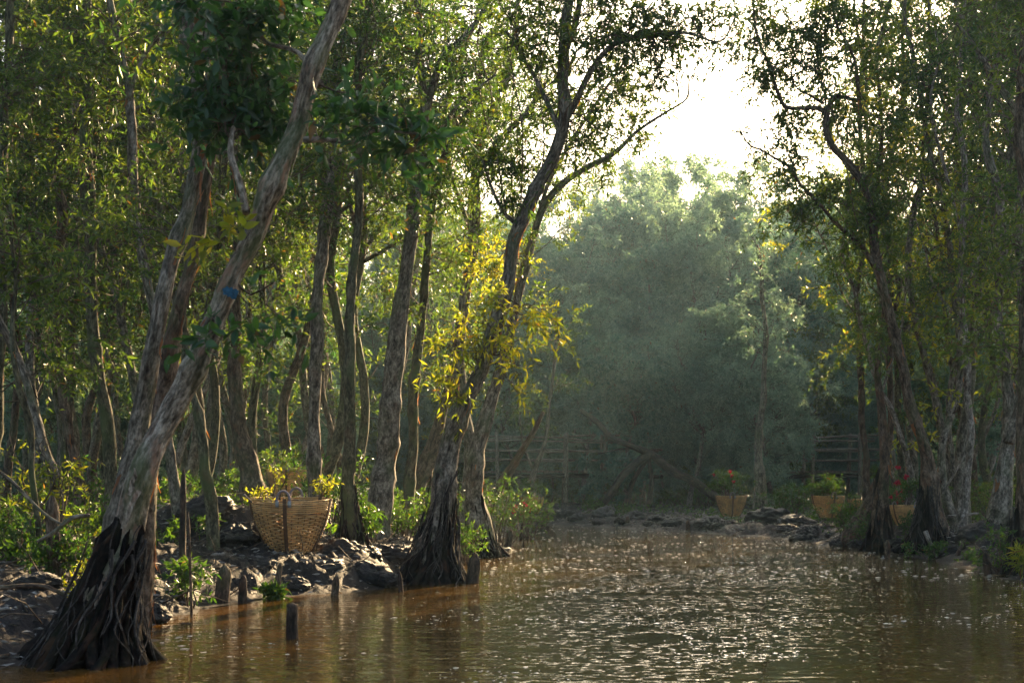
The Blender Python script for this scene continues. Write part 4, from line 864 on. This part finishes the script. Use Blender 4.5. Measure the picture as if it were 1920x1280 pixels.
# ------------------------------------------------------------------ walkway behind the far bank
def walkway(px0, px1, dd, label, post_px):
    x0, x1 = P(px0, 0, dd)[0], P(px1, 0, dd)[0]; t = thing('walkway', (x0, dd, 0.35), label, 'walkway'); z = lambda py: P(0, py, dd)[2]
    r = np.random.default_rng(int(px0)); mb = MB()
    n = int((x1 - x0) / 0.14)
    for i in range(n):
        xx = x0 + (x1 - x0) * (i + 0.5) / n; w_ = 0.06; zz = z(884) + r.normal() * 0.008; y0, y1 = dd - 0.55 + r.normal() * 0.05, dd + 0.6 + r.normal() * 0.05
        V = [[xx - w_, y0, zz - 0.03], [xx + w_, y0, zz - 0.03], [xx + w_, y1, zz - 0.03], [xx - w_, y1, zz - 0.03], [xx - w_, y0, zz + 0.02], [xx + w_, y0, zz + 0.02], [xx + w_, y1, zz + 0.02], [xx - w_, y1, zz + 0.02]]
        mb.add(V, [[3, 2, 1, 0], [4, 5, 6, 7], [0, 1, 5, 4], [1, 2, 6, 5], [2, 3, 7, 6], [3, 0, 4, 7]])
    mb.build('deck', [M['bamboo']], t, t.location, smooth=False)
    for py in (820, 844, 863, 826):
        for side in ((-0.5, 0.5) if py != 826 else (0.5,)):
            mb = MB(); m_ = max(4, int((x1 - x0) / 0.7)); xs = np.linspace(x0, x1, m_); pts = np.stack([xs, np.full(m_, dd + side) + r.normal(size=m_) * 0.02, np.full(m_, z(py)) + r.normal(size=m_) * 0.022], 1)
            pp = catmull(np.hstack([pts, (0.026 + r.normal(size=(m_, 1)) * 0.004)]), 0.2); mb.tube(pp[:, :3], pp[:, 3], 8, 0, True, 0.1, 10); mb.build('rail', [M['bamboo']], t, t.location)
    for side in (-0.52, 0.52):
        mb = MB(); mb.tube(np.array([[x0, dd + side, z(893)], [(x0 + x1) / 2, dd + side, z(893) + 0.02], [x1, dd + side, z(893)]]), 0.05, 8); mb.build('beam', [M['wood_dark']], t, t.location)
    for p in post_px:
        for side in (-0.55, 0.55):
            x = P(p, 0, dd)[0]; mb = MB(); pts = np.array([[x, dd + side, -0.2, 0.055], [x + r.normal() * 0.03, dd + side, 0.6, 0.05], [x + r.normal() * 0.04, dd + side, z(812), 0.045]]); pp = catmull(pts, 0.2); mb.tube(pp[:, :3], pp[:, 3], 9, 0, True, 0.12, 10, None, p); mb.build('post', [M['bamboo']], t, t.location)
walkway(905, 1238, 36.5, 'weathered pole walkway with rails crossing behind the dark far bank in the middle', [932, 1058, 1130, 1205])
walkway(1480, 1650, 35.5, 'weathered pole walkway with three rails seen behind the baskets at the right', [1515, 1600])

# ------------------------------------------------------------------ stakes and stumps in the water, stones
STK = [(548, 1180, 1133, 24, 7.95, 'blunt blue-black stake standing in the open brown water, nearest of the stakes', 'wood_dark', 0), (413, 1122, 1060, 26, 10.3, 'brown pointed stump against the mud below the front basket', 'bark_brown', 0.15), (452, 1126, 1078, 16, 10.3, 'black pointed stake right of the brown stump below the mud bank', 'wood_dark', 0.1),
    (510, 1118, 1055, 11, 10.7, 'thin leaning sunlit stake behind the tiny seedling', 'bark_brown', 0.25), (620, 1117, 1078, 14, 11.0, 'small orange-brown leaning stake at the foot of the mud bank', 'bark_brown', 0.3), (756, 1106, 1072, 10, 11.4, 'small dark stake left of the black root cone', 'wood_dark', -0.2),
    (876, 1090, 1038, 24, 12.4, 'stout black broken stump right beside the root cone at the river edge', 'wood_dark', 0.3), (950, 1028, 992, 12, 18.6, 'dark stake under the overhanging green bush', 'wood_dark', 0.2), (972, 1008, 980, 7, 22.0, 'thin slanting stake beyond the overhanging bush', 'wood_dark', 0.3),
    (978, 1022, 1014, 5, 19.8, 'tiny stub breaking the bright water', 'wood_dark', 0.5), (1662, 1046, 1012, 12, 16.5, 'reddish stake standing in the water by the right bank', 'bark_brown', 0.05), (1775, 1050, 1010, 8, 15.6, 'thin stick slanting out of the water at the right bank', 'wood_dark', 0.9),
    (1856, 1078, 1035, 14, 13.6, 'dark pointed stake by the mud at the right edge', 'wood_dark', -0.2), (1700, 985, 930, 9, 18.8, 'upright grey stake beside the half hidden basket', 'bark_pale', 0), (340, 1095, 880, 12, 9.9, 'tall thin dark stake standing on the bank between the front tree and the basket', 'wood_dark', 0.02),
    (361, 1120, 960, 5, 9.2, 'very thin brown rod beside the tall thin stake', 'bark_brown', -0.05), (105, 1010, 930, 26, 8.9, 'short broken stump among the herbs at the left', 'bark_brown', -0.1), (1290, 992, 975, 8, 25.6, 'reddish stub on the far waterline', 'bark_brown', 0), (1175, 990, 968, 8, 28.0, 'short dark stub on the far waterline left of the red one', 'wood_dark', 0.1)]
for px, y1, y0, w_, dd, lab, m_, ln in STK:
    b, tp = P(px, y1, dd), P(px + (y1 - y0) * ln, y0, dd); r_ = w_ / F * dd / 2; mb = MB()
    b[2] = min(b[2], gz(b[0], b[1])) - 0.15
    pts = np.array([[*b, r_ * 1.15], [*(b * 0.5 + tp * 0.5), r_], [*(b * 0.12 + tp * 0.88), r_ * 0.9], [*tp, r_ * (0.85 if ln == 0 and w_ == 24 else 0.35)]]); pp = catmull(pts, 0.015)
    mb.tube(pp[:, :3], pp[:, 3], 18, 0, True, 0.3, 22, None, px * 0.1); tag(mb.build('stake', [M[m_]], None, tuple(b)), lab, 'stake', 'stakes and stubs in and beside the water')

def rock_mesh(seed, rx, ry, rz):
    r = np.random.default_rng(seed); nu, nv = 56, 32; u = np.linspace(0, 2 * math.pi, nu, endpoint=False); v = np.linspace(0.04, math.pi - 0.04, nv)
    U, V_ = np.meshgrid(u, v); n = np.stack([np.cos(U) * np.sin(V_), np.sin(U) * np.sin(V_), np.cos(V_)], -1).reshape(-1, 3)
    k = 1 + 0.34 * fbm(n * 1.5 + seed, 3) + 0.34 * (0.6 - 2 * np.abs(fbm(n * 2.6 + seed * 2, 4))) + 0.09 * fbm(n * 9, 3)
    p = n * k[:, None] * [rx, ry, rz]
    i = np.arange(nv - 1)[:, None] * nu + np.arange(nu)[None]; j = np.arange(nv - 1)[:, None] * nu + (np.arange(nu)[None] + 1) % nu
    q = np.stack([i, i + nu, j + nu, j], -1).reshape(-1, 4)
    return MB().add(p, q, [[*x] for x in np.stack([np.zeros(nu - 2, int), np.arange(1, nu - 1), np.arange(2, nu)], 1)])
def stone_mat(name, a, b_):
    m, t, bb, o = mat(name); pos = N(t, 'TexCoord').outputs['Object']; n1 = noise(t, pos, 5, 5, 0.65); n2 = noise(t, pos, 30, 5, 0.7)
    col = ramp(t, n1, [(0.35, a), (0.65, b_)]); col = mixc(t, 1.0, col, ramp(t, n2, [(0.3, (0.5,) * 3), (0.65, (1.2,) * 3)]), 'MULTIPLY')
    t.links.new(col, bb.inputs['Base Color']); bb.inputs['Roughness'].default_value = 0.5
    bp = N(t, 'Bump', Strength=0.8, Distance=0.02); t.links.new(n2, bp.inputs['Height']); t.links.new(bp.outputs[0], bb.inputs['Normal']); return m
M['stone'] = stone_mat('dark_clay_stone', (0.01, 0.008, 0.0075), (0.05, 0.04, 0.034)); M['stone_g'] = stone_mat('grey_stone', (0.016, 0.013, 0.012), (0.06, 0.05, 0.044))
rp = [rock_mesh(500 + i, 1, 0.8, 0.55).build('stone', [M['stone' if i % 2 else 'stone_g']]) for i in range(6)]
ROCKS = [(1330, 985, 25.6, 46, 'g'), (1440, 975, 25.4, 54, 'g'), (1500, 985, 23.3, 50, 'g'), (1510, 1008, 21.6, 44, 'd'), (1590, 1012, 20.2, 36, 'd'), (1612, 1000, 20.0, 34, 'g'), (1575, 1020, 19.8, 26, 'd'), (1635, 1022, 19.4, 30, 'd'), (1606, 1022, 19.5, 26, 'd'),
    (1640, 985, 19.3, 26, 'g'), (1700, 1030, 17.6, 34, 'd'), (1845, 1000, 16.2, 62, 'g'), (1890, 1010, 15.8, 46, 'g'), (1835, 1040, 15.0, 44, 'd'), (1810, 1056, 15.2, 30, 'g'), (1880, 1060, 13.9, 40, 'd'), (1280, 985, 26.8, 40, 'd'), (1240, 980, 27.6, 44, 'd'), (1190, 975, 28.8, 42, 'd'), (1140, 970, 30, 44, 'd'), (1060, 975, 31.0, 40, 'd'), (1010, 972, 31.8, 30, 'd'),
    (730, 1000, 13.2, 76, 'g'), (690, 1020, 12.6, 60, 'd'), (640, 1035, 12.4, 80, 'd'), (600, 1075, 11.7, 90, 'd'), (540, 1062, 11.9, 70, 'd'), (680, 1075, 11.9, 80, 'd'), (475, 1065, 11.4, 80, 'd'), (720, 1088, 11.9, 60, 'g'), (560, 1100, 11.25, 50, 'd'), (430, 1100, 10.7, 46, 'd'), (70, 1070, 8.0, 70, 'g'), (315, 1160, 8.7, 26, 'g'), (345, 1156, 8.8, 24, 'd'), (915, 1018, 17.5, 40, 'g'), (945, 1030, 18.3, 26, 'g'), (880, 1030, 16.8, 44, 'd'), (20, 1010, 9.6, 50, 'd'), (290, 1110, 8.9, 60, 'd'), (335, 1085, 9.8, 50, 'd'), (390, 960, 12.6, 90, 'd'), (440, 1010, 12.2, 90, 'd'), (655, 985, 13.4, 50, 'd')]
where = lambda px, dd: ('on the far shore' if dd > 24 else 'on the right bank') if px > 1000 else ('on the mud bank around the front basket' if 400 < px < 780 else ('beside the river-edge trees' if px > 780 else 'near the front leaning trees'))
usedr = set()
rg = np.random.default_rng(5)
for px, dd in [(1020, 31), (1085, 30), (1120, 28.6), (1165, 28.2), (1215, 27.2), (1262, 26.6), (1305, 26), (1352, 25.1), (1365, 25.6), (1412, 24.7), (1462, 24.2), (1480, 22.8), (1530, 21.9), (1560, 21.0), (1625, 19.9), (1685, 18.0), (1720, 17.0), (1765, 16.5), (1785, 16.0), (1860, 15.2), (1900, 14.6), (1825, 15.8), (1850, 14.6), (1905, 13.6)]:
    ROCKS.append((px, 905 + F * (CH - 0.1) / dd, dd, float(rg.uniform(14, 34)), 'd' if rg.random() < 0.7 else 'g'))
for i, (px, py, dd, w_, k) in enumerate(ROCKS):
    j = (i * 2 + (1 if k == 'd' else 0)) % 6; src = rp[j]; o = src if j not in usedr else src.copy()
    if j in usedr: C.objects.link(o)
    usedr.add(j); q = P(px, py, dd); s_ = w_ / F * dd / 2 * (1.35 if dd > 15 else 1.0); g = gz(q[0], q[1]); o.location = (q[0], q[1], max(min(q[2], g + s_ * 0.4), -0.02)); o.rotation_euler = (random.uniform(-.2, .2), random.uniform(-.2, .2), random.uniform(0, 6.28)); o.scale = (s_ * 1.05, s_, s_ * random.uniform(0.8, 1.15))
    tag(o, ('pale grey wet stone lying ' if k == 'g' else 'dark lump of wet clay lying ') + where(px, dd), 'stone', 'stones and clay lumps ' + where(px, dd))

# foam flecks drifting on the water, and far white ones that paint its glitter
r = np.random.default_rng(77); n = 24000; x = r.uniform(-3, 5, n); y = np.exp(r.uniform(math.log(5.6), math.log(28), n))
band = fbm(np.stack([x * 0.9, y * 1.1, x * 0], 1), 4); k = (sdist(x, y) < -0.12) & (band + 0.04 * x * (y < 14) > r.uniform(0.1, 0.75, n)) & (np.abs(x) < y * 0.38); x, y = x[k][:2600], y[k][:2600]; mb = MB(); V = []; T = []
a = np.linspace(0, 2 * math.pi, 8, endpoint=False)
for i in range(len(x)):
    s_ = 0.0035 + 0.014 * r.random() ** 5; e = r.uniform(0.8, 1.8)
    V.append(np.vstack([[[x[i], y[i], 0.002 + s_ * 0.16]], np.stack([x[i] + np.cos(a) * s_ * e * r.uniform(0.6, 1.3, 8), y[i] + np.sin(a) * s_ * 1.3, np.full(8, 0.0012)], 1)])); T += [[9 * i, 9 * i + 1 + j, 9 * i + 1 + (j + 1) % 8] for j in range(8)]
for _ in range(3000):  # white flecks added as painted glints on the far water
    yy = r.uniform(13, 30); xx = r.uniform(-0.3, 0.3) * yy + 0.5
    if float(sdist(np.array([xx]), np.array([yy]))[0]) > -0.15 or fbm(np.array([[xx * 0.3, yy * 1.2, 9.0]]), 3)[0] < 0.0: continue
    s_ = r.uniform(0.004, 0.018); m9 = len(V) * 9
    V.append(np.vstack([[[xx, yy, 0.002 + s_ * 0.25]], np.stack([xx + np.cos(a) * s_ * 1.8, yy + np.sin(a) * s_ * 2, np.full(8, 0.0012)], 1)])); T += [[m9, m9 + 1 + j, m9 + 1 + (j + 1) % 8] for j in range(8)]
mb.add(np.vstack(V), None, T); tag(mb.build('foam_glint_flecks', [M['foam_glint']]), None, kind='stuff')

# ------------------------------------------------------------------ the evening haze
hv = []
for zz in (-1.8, 19.0):
    for xx, yy in ((-150, -150), (150, -150), (150, 150), (-150, 150)): hv.append([xx, yy, zz])
hm, t_, b_, o_ = mat('evening_haze'); t_.nodes.remove(b_); pv = N(t_, 'VolumePrincipled'); pv.inputs['Density'].default_value = 0.0008; pv.inputs['Anisotropy'].default_value = 0.55
pv.inputs['Color'].default_value = (0.55, 0.82, 1.0, 1); t_.links.new(pv.outputs[0], o_.inputs['Volume'])
hz = MB().add(hv, [[3, 2, 1, 0], [4, 5, 6, 7], [0, 1, 5, 4], [1, 2, 6, 5], [2, 3, 7, 6], [3, 0, 4, 7]]).build('haze', [hm], smooth=False); tag(hz, None, kind='stuff')
